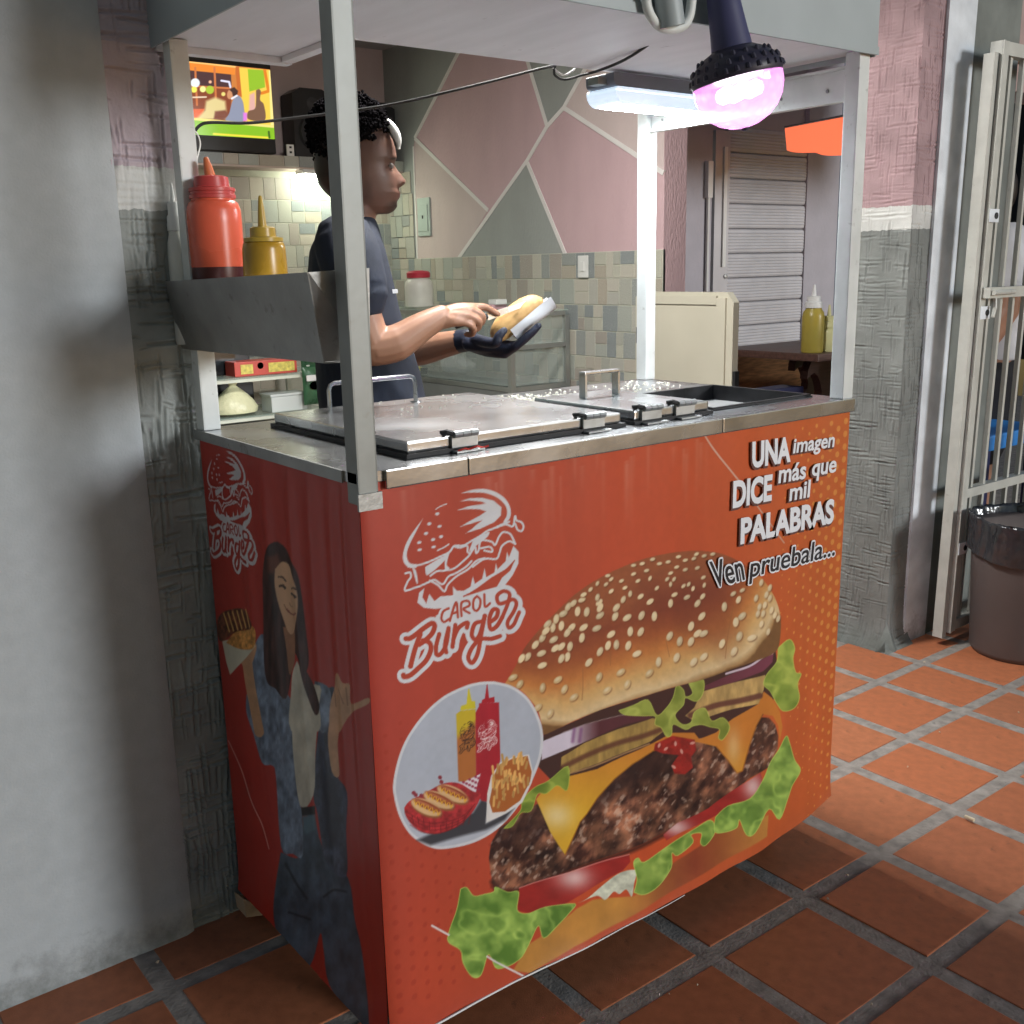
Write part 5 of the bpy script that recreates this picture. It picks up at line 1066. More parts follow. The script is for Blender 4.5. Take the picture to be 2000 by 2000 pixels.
tag(li.build('floor_crumbs', mat('crumb_tan', (.45,.36,.26), .7, var=.4)), 'tiny crumbs and grit on the tiles', 'crumbs', kind='stuff')
cg = empty('cigarette_end', 'cream cigarette end lying on the mortar joint', 'cigarette end', (1.51,-.17,.012))
p1 = plane_pt(1893, 1598, 2, .01); MB().tube([tuple(p1+np.array((.0,.010,0))), tuple(p1+np.array((0,-.012,0)))], .0045, 8).build('filter', mat('cream_paper', (.62,.52,.36), .7), cg)
# torn piece of board at the foot of the side sheet
tp = empty('torn_cardboard', 'torn scrap of cardboard under the back corner of the cart', 'cardboard', (.02,.56,.03))
MB().hexa([(-.012,.535,.03),(.03,.545,.012),(.03,.575,.012),(-.012,.58,.03),(-.013,.54,.07),(.03,.55,.03),(.03,.58,.03),(-.013,.585,.062)]).build('scrap', mat('kraft_card', (.45,.33,.22), .8), tp)
# unseen ceiling lamp, added to light the mural, pillar and right-hand floor
cl = empty('added_ceiling_lamp', 'unseen round ceiling lamp added in the shop above the cook', 'ceiling lamp', (1.05,1.00,2.33))
MB().lathe([(.16,0),(.16,.02),(.15,.03)], (1.05,1.00,2.308), 32).build('rim', m_wplastic, cl, smooth=True)
MB().lathe([(.05,-.012),(.12,-.008),(.148,.0),(.148,.0005)], (1.05,1.00,2.3070), 32).build('diffuser', mat('diffuser_glow', (.9,.9,.9), .4, emit=200, ecol=(1,.985,.94)), cl, smooth=True)
# ================================================================== people
def remesh(mb, vox, name, it=4, disp=None):
    """fuse closed shapes into one continuous surface"""
    me0 = mb.mesh(name+'_src'); ob = bpy.data.objects.new(name+'_src', me0); COL.objects.link(ob)
    r = ob.modifiers.new('r', 'REMESH'); r.mode = 'VOXEL'; r.voxel_size = vox; r.use_smooth_shade = True
    s = ob.modifiers.new('s', 'SMOOTH'); s.factor = .5; s.iterations = it
    dg = bpy.context.evaluated_depsgraph_get(); me = bpy.data.meshes.new_from_object(ob.evaluated_get(dg))
    COL.objects.unlink(ob); bpy.data.objects.remove(ob); bpy.data.meshes.remove(me0); me.name = name
    n = len(me.vertices); co = np.empty(n*3, np.float32); me.vertices.foreach_get('co', co); co = co.reshape(-1, 3).astype(float)
    no = np.empty(n*3, np.float32); me.vertices.foreach_get('normal', no); no = no.reshape(-1, 3)
    if disp is not None:
        co = co+no*disp(co)[:, None]; me.vertices.foreach_set('co', co.astype(np.float32).reshape(-1)); me.update()
    me.polygons.foreach_set('use_smooth', np.ones(len(me.polygons), bool))
    return me, co
def paint_verts(me, cols):
    at = me.color_attributes.new('print', 'FLOAT_COLOR', 'POINT'); c4_ = np.ones((len(me.vertices), 4), np.float32); c4_[:, :3] = cols; at.data.foreach_set('color', c4_.reshape(-1))
def link(me, name, m, parent):
    o = bpy.data.objects.new(name, me); COL.objects.link(o); me.materials.clear(); me.materials.append(m); par(o, parent); return o
def skin_mat(name, rough=.45):
    m = print_mat(name, rough, spec=.35); p = m.node_tree.nodes['Principled BSDF']; p.inputs['Subsurface Weight'].default_value = .12; p.inputs['Subsurface Radius'].default_value = (.010,.004,.002); p.inputs['Subsurface Scale'].default_value = 1
    return m
class Body:
    """local frame: a forward, s to the right-hand side, z up"""
    def __init__(b, O, F):
        b.O = np.array((*O, 0.)); f = np.array((*F, 0.)); b.F = f/np.linalg.norm(f); b.R = np.array((b.F[1], -b.F[0], 0.)); b.M = np.stack([b.F, b.R, (0, 0, 1)], 0)
    def W(b, p): return tuple(b.O+np.asarray(p, float)@b.M)
    def inv(b, co): return (co-b.O)@b.M.T
    def tube(b, mb, pts, rs, n=14, k=5):
        t = np.linspace(0, 1, len(pts)); sp = smooth_path(pts, k); rr_ = np.interp(np.linspace(0, 1, len(sp)), t, rs)
        mb.tube([b.W(p) for p in sp], list(rr_), n); 
        for p, r in ((sp[0], rr_[0]), (sp[-1], rr_[-1])): mb.lathe([(r*.3,-r*.95),(r*.75,-r*.66),(r,0),(r*.75,r*.66),(r*.3,r*.95)], b.W(p), 12)
    def loft(b, mb, rows, n=36, e=2.3):
        """rows: (z, front, back, half width[, centre offset s])"""
        o = len(mb.v)
        for z, f, bk, w_, *so in rows:
            c = (f+bk)/2; h = (f-bk)/2; s0 = so[0] if so else 0
            for j in range(n):
                an = 2*PI*j/n; ca, sa = math.cos(an), math.sin(an)
                mb.v.append(b.W((c+h*math.copysign(abs(ca)**(2/e), ca), s0+w_*math.copysign(abs(sa)**(2/e), sa), z)))
        m = len(rows)
        for i in range(m-1):
            for j in range(n): mb.f.append((o+i*n+j, o+i*n+(j+1) % n, o+(i+1)*n+(j+1) % n, o+(i+1)*n+j))
        mb.f.append(tuple(o+j for j in reversed(range(n)))); mb.f.append(tuple(o+(m-1)*n+j for j in range(n)))
    def head(b, mb, dz=0, da=0, n=72):
        T = np.array([(1.408,.128,.040,.026),(1.414,.140,.032,.036),(1.425,.1495,.018,.046),(1.437,.1485,.004,.053),(1.446,.1545,-.008,.058),(1.4505,.1530,-.014,.060),(1.456,.1570,-.020,.062),(1.466,.1535,-.030,.065),(1.478,.1540,-.038,.067),(1.495,.1525,-.044,.069),(1.512,.1475,-.047,.070),(1.524,.1460,-.048,.0705),(1.540,.1530,-.048,.071),(1.56,.1515,-.047,.071),(1.58,.146,-.043,.070),(1.60,.134,-.034,.067),(1.618,.115,-.020,.058),(1.630,.092,.000,.044),(1.637,.065,.025,.018)])
        zs = np.linspace(T[0,0], T[-1,0], 70); o = len(mb.v)
        for z in zs:
            f, bk, w_ = [np.interp(z, T[:,0], T[:,i]) for i in (1, 2, 3)]; c = .052
            for j in range(n):
                an = 2*PI*j/n; ca, sa = math.cos(an), math.sin(an); e = 2.25
                x = c+((f-c) if ca > 0 else (c-bk))*math.copysign(abs(ca)**(2/e), ca); y = w_*math.copysign(abs(sa)**(2/e), sa)
                if ca > 0:
                    nz = np.interp(z, [1.468,1.474,1.481,1.489,1.502,1.516,1.524], [0,.011,.0215,.0195,.0115,.0035,0]); x += nz*math.exp(-(y/.0115)**2)
                    nz2 = np.interp(z, [1.470,1.476,1.484,1.492], [0,.006,.006,0]); x += nz2*math.exp(-((abs(y)-.013)/.006)**2)      # nostril wings
                    x -= .008*math.exp(-((z-1.517)/.009)**2)*math.exp(-((abs(y)-.031)/.013)**2)                                            # eye sockets
                    x += .004*math.exp(-((z-1.519)/.005)**2)*math.exp(-((abs(y)-.031)/.010)**2)                                            # eyelids
                    x += .003*math.exp(-((z-1.538)/.006)**2)*math.exp(-((abs(y)-.03)/.02)**2)                                              # brow ridge
                    x += .0035*math.exp(-((z-1.4565)/.0035)**2)*math.exp(-(y/.020)**2)+.0038*math.exp(-((z-1.4475)/.0035)**2)*math.exp(-(y/.018)**2)-.002*math.exp(-((z-1.452)/.0018)**2)*math.exp(-(y/.022)**2)
                mb.v.append(b.W((x+da, y, z+dz)))
        m = len(zs)
        for i in range(m-1):
            for j in range(n): mb.f.append((o+i*n+j, o+i*n+(j+1) % n, o+(i+1)*n+(j+1) % n, o+(i+1)*n+j))
        mb.f.append(tuple(o+j for j in reversed(range(n)))); mb.f.append(tuple(o+(m-1)*n+j for j in range(n)))
        for sd_ in (-1, 1):                                       # ears: shell with raised rim
            ec = np.array((.040+da, sd_*.072, 1.508+dz))
            mb.tube([b.W(ec+np.array((.016*math.cos(t)-.004*math.sin(t), sd_*(.004+.005*math.cos(t+2)), .030*math.sin(t)))) for t in np.linspace(.3, 5.6, 16)], .0050, 8)
            mb.lathe([(.004,-.004),(.013,-.002),(.014,.002),(.004,.005)], b.W(ec), 12, axis=tuple(b.R*sd_+b.F*.3), sy=1.5)
    def finger(b, mb, pts, r0, r1): b.tube(mb, pts, np.linspace(r0, r1, len(pts)), 10, 4)
# ---- the cook: stands in profile behind the cart, slicing a bun
ck = Body((.60, 1.12), (.866, -.5))
cook = empty('person', 'person in a navy t-shirt slicing a bun with a knife behind the cart', 'person', ck.W((.05, 0, 0)))
bd = MB()
ck.loft(bd, [(.80,.13,-.05,.13),(.95,.14,-.055,.135),(1.05,.125,-.06,.13),(1.15,.115,-.062,.14),(1.25,.108,-.065,.155),(1.33,.095,-.055,.16),(1.375,.085,-.03,.115),(1.392,.08,-.012,.07)])
ck.tube(bd, [(.040,0,1.36),(.042,0,1.40),(.055,0,1.445),(.058,0,1.49)], [.060,.052,.052,.05], 20)
ck.head(bd)
# near (right) arm
ck.tube(bd, [(.015,.155,1.335),(.035,.185,1.22),(.070,.208,1.10)], [.060,.050,.043]); ck.tube(bd, [(.070,.208,1.095),(.125,.198,1.105),(.185,.182,1.138),(.237,.165,1.163)], [.043,.044,.035,.0265])
for k_, (q, r) in enumerate([((.318,.135,1.180),.0115),((.312,.150,1.173),.0120),((.303,.162,1.161),.0115),((.292,.170,1.147),.0105)]):
    w0 = np.array((.238,.165-.006*(1.5-k_)+.0,1.168-.007*k_)); ck.tube(bd, [w0, (w0+np.array(q))/2+np.array((0,.004,.004)), q], [.016,.0150,r], 10, 4)
ck.finger(bd, [(.318,.135,1.180),(.345,.126,1.180),(.365,.116,1.170),(.380,.109,1.161)], .0100, .0075)
ck.finger(bd, [(.312,.150,1.173),(.337,.146,1.160),(.336,.128,1.142),(.322,.116,1.139)], .0102, .0080)
ck.finger(bd, [(.303,.162,1.161),(.327,.158,1.147),(.325,.139,1.129),(.311,.125,1.127)], .0100, .0078)
ck.finger(bd, [(.292,.170,1.147),(.313,.167,1.133),(.311,.149,1.117),(.298,.135,1.116)], .0088, .0070)
ck.finger(bd, [(.246,.150,1.160),(.270,.128,1.157),(.297,.112,1.160),(.322,.104,1.163)], .0150, .0082)
# far (left) arm
ck.tube(bd, [(.015,-.155,1.335),(.050,-.178,1.20),(.120,-.165,1.075)], [.058,.048,.042]); ck.tube(bd, [(.120,-.165,1.07),(.190,-.120,1.062),(.255,-.070,1.078),(.312,-.025,1.092)], [.042,.042,.035,.027])
# legs and shoes
for sd_ in (-1, 1):
    ck.tube(bd, [(.03,sd_*.085,.88),(.045,sd_*.09,.50),(.03,sd_*.092,.10)], [.085,.058,.042]); ck.tube(bd, [(.02,sd_*.092,.05),(.09,sd_*.095,.042),(.16,sd_*.098,.035)], [.042,.042,.034])
me, co = remesh(bd, .0034, 'body', 3)
L_ = ck.inv(co); a_, s__, z_ = L_.T
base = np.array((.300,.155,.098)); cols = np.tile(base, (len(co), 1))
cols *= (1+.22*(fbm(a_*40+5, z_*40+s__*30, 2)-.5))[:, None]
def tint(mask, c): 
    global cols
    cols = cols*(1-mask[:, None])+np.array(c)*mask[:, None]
face_shade = np.clip((z_-1.38)/.03, 0, 1)*(a_ > -.1); tint(face_shade*.8, (.070,.036,.030))  # head and neck shade painted into the skin colour
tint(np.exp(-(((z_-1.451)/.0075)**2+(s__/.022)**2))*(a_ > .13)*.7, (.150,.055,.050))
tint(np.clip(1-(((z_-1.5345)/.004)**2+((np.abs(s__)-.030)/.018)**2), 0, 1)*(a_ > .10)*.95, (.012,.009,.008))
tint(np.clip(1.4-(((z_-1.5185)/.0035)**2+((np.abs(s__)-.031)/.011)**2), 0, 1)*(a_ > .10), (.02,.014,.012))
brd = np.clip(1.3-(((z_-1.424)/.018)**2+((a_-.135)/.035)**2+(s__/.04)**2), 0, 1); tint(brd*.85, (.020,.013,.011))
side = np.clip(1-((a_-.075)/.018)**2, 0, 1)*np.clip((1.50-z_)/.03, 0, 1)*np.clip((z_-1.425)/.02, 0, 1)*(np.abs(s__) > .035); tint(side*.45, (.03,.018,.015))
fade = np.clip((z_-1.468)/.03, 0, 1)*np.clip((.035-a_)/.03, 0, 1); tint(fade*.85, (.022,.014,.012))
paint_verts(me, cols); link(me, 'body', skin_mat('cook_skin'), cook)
eye = MB()
for sd_ in (-1, 1): eye.lathe([(.003,-.007),(.006,-.005),(.0078,0),(.006,.005),(.003,.007)], ck.W((.1365, sd_*.031, 1.5185)), 14)
eye.build('eyes', mat('eye_white', (.16,.14,.13), .2), cook, smooth=True)
# hair: tall afro of tight curls, fading at the nape
hr = MB(); rr = random.Random(12)
hr.lathe([(.02,-.075),(.062,-.055),(.082,-.02),(.086,.012),(.074,.045),(.05,.064),(.02,.072)], ck.W((.040,0,1.602)), 26, axis=tuple(np.array((0,0,1.))+ck.F*.05))
for _ in range(3600):
    u_, v_ = rr.uniform(-1, 1), rr.uniform(0, 2*PI); q = np.array((math.sqrt(1-u_*u_)*math.cos(v_), math.sqrt(1-u_*u_)*math.sin(v_), u_))
    p = np.array((.042+q[0]*.098, q[1]*.088, 1.600+q[2]*.086*(1 if q[2] > 0 else 1.25)))
    if p[2] < 1.562-(.055-p[0])*.75 and p[0] > -.2 and p[2] < 1.575: 
        if p[0] > .0 or p[2] < 1.50: continue
    if p[0] > .105 and p[2] < 1.60: continue
    p += np.array([rr.gauss(0, .004) for _ in range(3)]); r = rr.uniform(.003, .0062)
    ax = np.array([rr.gauss(0, 1) for _ in range(3)]); hr.lathe([(r*.4,-r*.7),(r,0),(r*.4,r*.7)], ck.W(p), 5, axis=tuple(ax))
hr.build('hair', mat('black_hair', (.010,.009,.010), 1.0, var=.4, scale=40, spec=.0), cook)
bn_ = MB(); pts = [(.132,.030,1.622),(.145,.033,1.606),(.154,.036,1.588),(.158,.038,1.570),(.1575,.040,1.556)]
sp = smooth_path(pts, 5); bn_.tube([ck.W(p) for p in sp], [.004+.0065*math.sin(PI*min(1, .15+i/len(sp))) for i in range(len(sp))], 10)
bn_.build('headband', mat('white_elastic', (.72,.72,.68), .5), cook, smooth=True)
# t-shirt
ts = MB()
ck.loft(ts, [(.90,.212,-.075,.165),(.95,.205,-.072,.165),(1.02,.186,-.074,.160),(1.10,.162,-.080,.160),(1.18,.142,-.084,.168),(1.26,.128,-.083,.182),(1.32,.117,-.072,.188),(1.36,.106,-.048,.150),(1.385,.098,-.026,.098),(1.400,.090,-.014,.066)])
for sd_ in (-1, 1): ck.tube(ts, [(.018,sd_*.145,1.335),(.030,sd_*.178,1.285),(.048,sd_*.198,1.222)], [.074,.073,.068], 18)
def wr(c):
    l = ck.inv(c); return .010*(fbm(l[:,0]*16+l[:,1]*9+7, l[:,2]*10+l[:,0]*9+3, 44)-.5)+.005*np.sin((l[:,2]*38+l[:,0]*60))*np.clip((1.15-l[:,2])*5, 0, 1)*fbm(l[:,0]*9+3, l[:,2]*9, 47)
me, co = remesh(ts, .006, 'tshirt', 6, wr)
m_shirt = mat('navy_cotton', (.011,.015,.028), .85, var=.15, scale=30, bump=.25, bscale=500)
link(me, 'tshirt', m_shirt, cook)
MB().box(-.008, .008, -.0008, .0008, -.005, .005).build('chest_print', mat('shirt_print', (.55,.57,.6), .7), cook, loc=ck.W((.131,.085,1.222)))
tr_ = MB()
ck.loft(tr_, [(.55,.13,-.045,.15),(.80,.165,-.072,.160),(.905,.195,-.068,.158)])
for sd_ in (-1, 1): ck.tube(tr_, [(.04,sd_*.088,.86),(.045,sd_*.09,.50),(.03,sd_*.092,.09)], [.098,.074,.060])
me, co = remesh(tr_, .008, 'trousers', 5); link(me, 'trousers', mat('dark_denim', (.018,.020,.030), .85, bump=.2), cook)
# knife (held) ---------------------------------------------------------------
kn = empty('knife', 'bread knife with a black handle held over the bun', 'knife', ck.W((.33,.11,1.15)))
h0, h1 = np.array((.272,.140,1.138)), np.array((.352,.112,1.158)); dk = (h1-h0)/np.linalg.norm(h1-h0)
MB().tube([ck.W(h0), ck.W((h0+h1)/2), ck.W(h1)], [.0085,.0095,.008], 10).build('handle', m_dplastic, kn, smooth=True)
tip = h1+dk*.135; up = np.array((-.25,.1,.96)); wv = .012
MB().hexa([ck.W(h1-up*wv+np.array((0,.0012,0))), ck.W(tip-up*.004+np.array((0,.0012,0))), ck.W(tip-up*.004-np.array((0,.0012,0))), ck.W(h1-up*wv-np.array((0,.0012,0))), ck.W(h1+up*wv*.5+np.array((0,.0012,0))), ck.W(tip+up*.006+np.array((0,.0012,0))), ck.W(tip+up*.006-np.array((0,.0012,0))), ck.W(h1+up*wv*.5-np.array((0,.0012,0)))]).build('blade', m_steel, kn)
# bun, paper and glove ---------------------------------------------------------
B0, B1 = np.array((.372,.055,1.094)), np.array((.500,.055,1.192)); ax = (B1-B0)/np.linalg.norm(B1-B0); nrm = np.array((-ax[2],0,ax[0])); lat = np.array((0,1.,0))
bun_ = empty('bread_roll', 'long toasted bread roll held in white paper', 'bread roll', ck.W((B0+B1)/2))
g_ = MB(); Lb = np.linalg.norm(B1-B0)
sp = [B0+ax*Lb*t+nrm*.010*math.sin(PI*t) for t in np.linspace(0, 1, 17)]
g_.tube([ck.W(p) for p in sp], [max(.006, .031*(1-abs(2*t-1)**3.2)**.5) for t in np.linspace(0, 1, 17)], 20)
g_.build('bun', mat('toasted_bread', (.55,.33,.13), .6, var=.35, scale=22, bump=.3, bscale=60, wear=((.26,.12,.045), 18, .58, .7)), bun_, smooth=True)
pp = MB(); rows = []
for t in np.linspace(.30, 1.10, 14):
    row = []
    for k in range(15):
        an = math.radians(-172+k*12.2); r = .0345+.004*math.sin(t*9+k*.7)*.5
        row.append(ck.W(B0+ax*Lb*t+nrm*(r*math.sin(an)-.002)+lat*(r*math.cos(an))*1.05))
    rows.append(row)
m_paper = mat('white_paper', (.56,.57,.60), .7, var=.03)
G_ = np.array(rows); grid_mesh(G_, 'paper', m_paper, bun_); 
cen = np.array([[np.array(ck.W(B0+ax*Lb*t))] for t in np.linspace(.30, 1.10, 14)]); grid_mesh(cen+(G_-cen)*1.03, 'paper_back', m_paper, bun_, flip=True)
gl = MB()
def LB(t, n, l): return B0+ax*Lb*t+nrm*n+lat*l
for k_ in range(4):
    w0 = np.array((.318,-.018+.008*k_,1.085)); kq = LB(.02+.06*k_, -.045, .006*k_-.022+.012); ck.tube(gl, [w0, (w0+kq)/2+np.array((0,0,-.004)), kq], [.021,.019,.0145], 10, 4)
    ck.finger(gl, [kq, LB(.20+.06*k_, -.046, .020), LB(.34+.07*k_, -.044, .030), LB(.44+.08*k_, -.040, .036)], .0118, .0090)
ck.finger(gl, [(.322,.002,1.098), LB(-.02, -.004, .030), LB(.10, .004, .040), LB(.22, .006, .040)], .016, .0095)
ck.tube(gl, [(.285,-.048,1.086),(.318,-.018,1.092)], [.0305,.029], 16)
me, co = remesh(gl, .0036, 'glove', 3); link(me, 'glove', mat('navy_glove', (.012,.015,.030), .5, var=.25, scale=30, bump=.3, bscale=90), cook)
# ---- customer standing behind the gate
cu = Body((3.60, 1.02), (-.75, .66))
cust = empty('person', 'person in a white shirt and dark shorts standing behind the metal gate', 'person', cu.W((0, 0, 0)))
bd = MB()
cu.loft(bd, [(.80,.13,-.07,.14),(.95,.13,-.07,.14),(1.05,.12,-.07,.135),(1.15,.115,-.07,.145),(1.25,.108,-.068,.16),(1.33,.095,-.055,.165),(1.375,.085,-.03,.115),(1.392,.08,-.012,.07)])
cu.tube(bd, [(.04,0,1.36),(.045,0,1.40),(.055,0,1.445),(.058,0,1.49)], [.06,.052,.052,.05], 18); cu.head(bd)
for sd_ in (-1, 1):
    cu.tube(bd, [(.015,sd_*.165,1.33),(.02,sd_*.205,1.20),(.03,sd_*.225,1.07)], [.058,.048,.042]); cu.tube(bd, [(.03,sd_*.225,1.065),(.09,sd_*.235,.96),(.15,sd_*.22,.88)], [.042,.036,.027])
    for k_ in range(4): cu.finger(bd, [(.15+.010*k_,sd_*.225,.875-.004*k_),(.168+.012*k_,sd_*.222,.845),(.178+.012*k_,sd_*.214,.818),(.176+.012*k_,sd_*.206,.798)], .0105, .008)
    cu.finger(bd, [(.155,sd_*.205,.88),(.178,sd_*.19,.862),(.192,sd_*.184,.845)], .012, .008)
    cu.tube(bd, [(.03,sd_*.085,.88),(.045,sd_*.09,.50),(.03,sd_*.092,.10)], [.09,.060,.044]); cu.tube(bd, [(.02,sd_*.092,.05),(.09,sd_*.095,.042),(.16,sd_*.098,.035)], [.042,.042,.034])
me, co = remesh(bd, .0065, 'body', 3); l_ = cu.inv(co); cols = np.tile(np.array((.42,.22,.145)), (len(co), 1)); hm = (l_[:,2] > 1.565)|((l_[:,2] > 1.47) & (l_[:,0] < .03)); cols[hm] = (.02,.015,.013); cols[l_[:,2] < .075] = (.05,.05,.06)
paint_verts(me, cols); link(me, 'body', skin_mat('customer_skin'), cust)
sh_ = MB(); cu.loft(sh_, [(.86,.155,-.10,.175),(.95,.15,-.095,.17),(1.10,.14,-.09,.165),(1.25,.128,-.09,.182),(1.32,.117,-.078,.188),(1.36,.106,-.05,.15),(1.395,.092,-.018,.075)])
for sd_ in (-1, 1): cu.tube(sh_, [(.018,sd_*.15,1.33),(.022,sd_*.188,1.27),(.025,sd_*.208,1.19)], [.074,.070,.062])
me, co = remesh(sh_, .008, 'shirt', 5, lambda c: .016*(fbm(c[:,0]*14+c[:,1]*9, c[:,2]*9, 3)-.5)); link(me, 'shirt', mat('white_cotton', (.70,.70,.73), .8, bump=.3, bscale=60), cust)
st_ = MB(); cu.loft(st_, [(.62,.13,-.10,.175),(.75,.14,-.10,.172),(.88,.14,-.09,.16)])
for sd_ in (-1, 1): cu.tube(st_, [(.035,sd_*.088,.80),(.045,sd_*.092,.62),(.045,sd_*.095,.50)], [.105,.098,.095])
me, co = remesh(st_, .009, 'shorts', 5); link(me, 'shorts', mat('black_cloth', (.014,.014,.018), .85), cust)
m_blue = mat('blue_plastic', (.03,.22,.62), .4, var=.05)
stl = empty('blue_table', 'low blue plastic table in front of the person behind the gate', 'table', (3.22,.86,0))
MB().box(3.04, 3.46, .70, 1.02, .565, .625, .01).build('top', m_blue, stl)
for x in (3.06, 3.41):
    for y in (.72, .97): MB().box(x, x+.03, y, y+.03, .0, .564).build('leg', mat('navy_plastic', (.02,.025,.09), .4), stl)
# ================================================================== lamps and cables on the cart
# LED batten at the back of the canopy
fx = empty('led_batten', 'white LED batten light hanging at the back edge of the cart canopy', 'light fixture', (1.0, .42, 1.65))
def pill(x0, x1, y0, y1, z0, z1, r, n=6):
    pts = []
    for cx, cz, a0 in [(x1-r, z0+r, -PI/2), (x1-r*.3, z1-r*.3, 0), (x0+r*.3, z1-r*.3, PI/2), (x0+r, z0+r, PI)]:
        rr_ = r if cz == z0+r else r*.3
        for k in range(n+1): pts.append((cx+rr_*math.cos(a0+PI/2*k/n), cz+rr_*math.sin(a0+PI/2*k/n)))
    return MB().prism(pts, 1, y0, y1)
m_house = mat('fixture_grey', (.16,.17,.20), .5)
pill(.835, 1.172, .378, .462, 1.622, 1.648, .012).build('housing', m_house, fx)
pill(.838, 1.169, .376, .464, 1.590, 1.6215, .026).build('lens', mat('lens_glow', (.8,.85,.9), .4, emit=.58, ecol=(.66,.82,1.0)), fx)
for k in range(2): MB().box(.862, 1.145, .392+k*.03, .418+k*.03, 1.5875, 1.5897).build('led_strip', mat('led_glow', (.9,.95,1), .4, emit=130, ecol=(.86,.94,1.0)), fx)
for x in (.90, 1.10): MB().box(x, x+.012, .405, .43, 1.6482, 1.6525).build('bracket', m_post_l, fx)
MB().box(.812, .836, .40, .43, 1.626, 1.640).build('bracket', m_post, fx)
# disco bulb in front of the canopy
UP = Vector((-.17, .12, .97)).normalized(); BC = Vector((.690, -.065, 1.552))
db_ = empty('disco_bulb', 'glowing pink and white disco bulb in a black holder on the canopy front', 'disco bulb', tuple(BC))
R_ = .0725
m_bh = mat('bulb_holder', (.035,.03,.05), .45, var=.2)
MB().lathe([(.0715,.004),(.074,.010),(.072,.020),(.062,.034),(.046,.046),(.034,.052)], BC, 36, axis=UP).build('collar', m_bh, db_, smooth=True)
nb_ = MB()
RM = Vector((0,0,1)).rotation_difference(UP).to_matrix()
for row, (rr_, zz_) in enumerate([(.073,.014),(.068,.027),(.056,.039)]):
    for k in range(26-4*row):
        an = 2*PI*k/(26-4*row); c = BC+RM@Vector((rr_*math.cos(an), rr_*math.sin(an), zz_)); nb_.lathe([(.0045,-.004),(.003,.003),(.001,.005)], c, 6, axis=UP)
nb_.build('heat_fins', m_bh, db_)
MB().lathe([(.033,.050),(.030,.075),(.027,.11),(.024,.15),(.016,.165),(.016,.20)], BC, 24, axis=UP).build('neck', mat('neck_blue_black', (.05,.05,.12), .5), db_, smooth=True)
NT = BC+UP*.195
MB().tube([tuple(NT), tuple(NT+UP*.018), (NT.x-.006, -.040, NT.z+.03), (NT.x-.006, -.0150, NT.z+.03)], .013, 12).build('arm', mat('neck_blue_black', (.05,.05,.12), .5), db_, smooth=True)
MB().box(NT.x-.035, NT.x+.023, -.0190, -.0148, NT.z+.005, NT.z+.055, .002).build('wall_plate', m_bh, db_)
DN = -UP
dome = MB().lathe([(.0720,.0),(.0712,.016),(.066,.034),(.055,.050),(.040,.062),(.022,.070),(.006,.0725)], BC+UP*.003, 40, axis=DN)
md = bpy.data.materials.new('pink_dome'); md.use_nodes = True; N = md.node_tree.nodes; L = md.node_tree.links; p = N['Principled BSDF']
p.inputs['Base Color'].default_value = (.85,.33,.80,1); p.inputs['Roughness'].default_value = .15; p.inputs['Alpha'].default_value = .55; p.inputs['Emission Color'].default_value = (1,.55,.95,1); p.inputs['Emission Strength'].default_value = .75
vo = N.new('ShaderNodeTexVoronoi'); vo.inputs['Scale'].default_value = 70; tc = N.new('ShaderNodeTexCoord'); L.new(tc.outputs['Object'], vo.inputs[0])
bp = N.new('ShaderNodeBump'); bp.inputs['Strength'].default_value = .7; bp.inputs['Distance'].default_value = .003; L.new(vo.outputs[0], bp.inputs['Height']); L.new(bp.outputs[0], p.inputs['Normal'])
mr = N.new('ShaderNodeMapRange'); mr.inputs[2].default_value = .6; mr.inputs[3].default_value = .55; mr.inputs[4].default_value = .25; L.new(vo.outputs[0], mr.inputs[0]); L.new(mr.outputs[0], p.inputs['Emission Strength'])
dome.build('dome', md, db_, smooth=True)
core = MB()
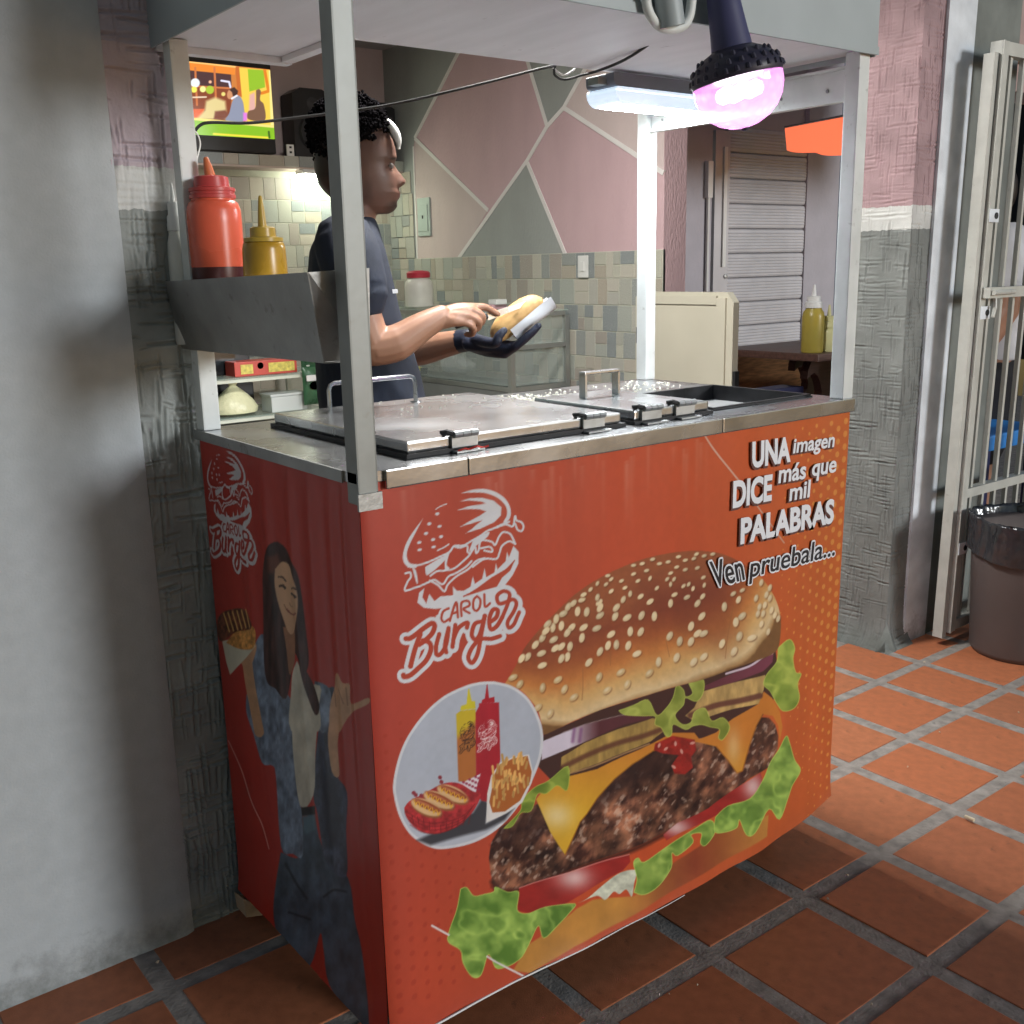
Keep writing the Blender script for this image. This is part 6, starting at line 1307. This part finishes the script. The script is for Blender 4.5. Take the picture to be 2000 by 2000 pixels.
for k in range(7):
    an = 2*PI*k/6; c = BC+RM@Vector((.026*math.cos(an)*(k < 6), .026*math.sin(an)*(k < 6), -.014)); core.lathe([(.002,-.012),(.010,-.008),(.0125,0),(.010,.008),(.002,.012)], c, 10)
core.build('led_cluster', mat('cluster_glow', (1,.95,1), .4, emit=20, ecol=(1,.85,.97)), db_, smooth=True)
MB().lathe([(.007,.0),(.006,.004)], BC+DN*.0695, 10, axis=DN).build('tip', m_bh, db_)
# white conduit looped over the canopy front
pv = empty('white_conduit', 'loop of pale conduit tied over the canopy front beside the disco bulb', 'conduit', (.56, -.03, 1.70))
def ppt(u_, v_, y_): return tuple(plane_pt(u_, v_, 1, y_))
pts = [(.512,-.020,1.868)]+[ppt(*q, -.028) for q in [(1258,-60),(1262,0),(1268,25),(1282,46),(1300,56),(1325,55),(1342,42),(1350,10),(1352,-60)]]+[(.600,-.020,1.868)]
MB().tube(smooth_path(pts, 5), .0075, 10).build('loop', m_post_l, pv, smooth=True)
MB().tube([(.556,-.038,1.90)]+[ppt(*q, -.038) for q in [(1300,-70),(1305,0),(1312,52)]], .021, 14).build('pipe', m_canopy, pv, smooth=True)
# black cable from the batten along the canopy to the left post
cb_ = empty('black_cable', 'thin black cable sagging from the LED batten to the left back post', 'cable', (.5, .5, 1.6))
s_ = 1.0352
pa = [(1250,52,.10),(1235,75,.16),(1180,112,.26),(1130,133,.36),(1100,141,.42),(1065,150,.43),(1047,142,.43),(1045,130,.43),(1035,126,.43),(900,160,.47),(750,195,.52),(640,212,.55),(560,222,.57),(470,232,.58),(400,231,.585),(378,236,.588),(366,250,.59)]
MB().tube(smooth_path([ppt(a_*s_, b__*s_, y_) for a_, b__, y_ in pa], 5), .0027, 6).build('cable', m_gasket, cb_, smooth=True)
MB().tube(smooth_path([ppt(a_*s_, b__*s_, .585) for a_, b__ in [(362,244),(372,252),(378,272),(372,300),(370,330)]], 5), .0014, 5).build('thin_wire', m_wplastic, cb_)
MB().tube(smooth_path([ppt(a_*s_, b__*s_, .43) for a_, b__ in [(1040,124),(1052,136),(1066,142),(1085,130)]], 5), .0022, 6).build('cable_end', m_wplastic, cb_)
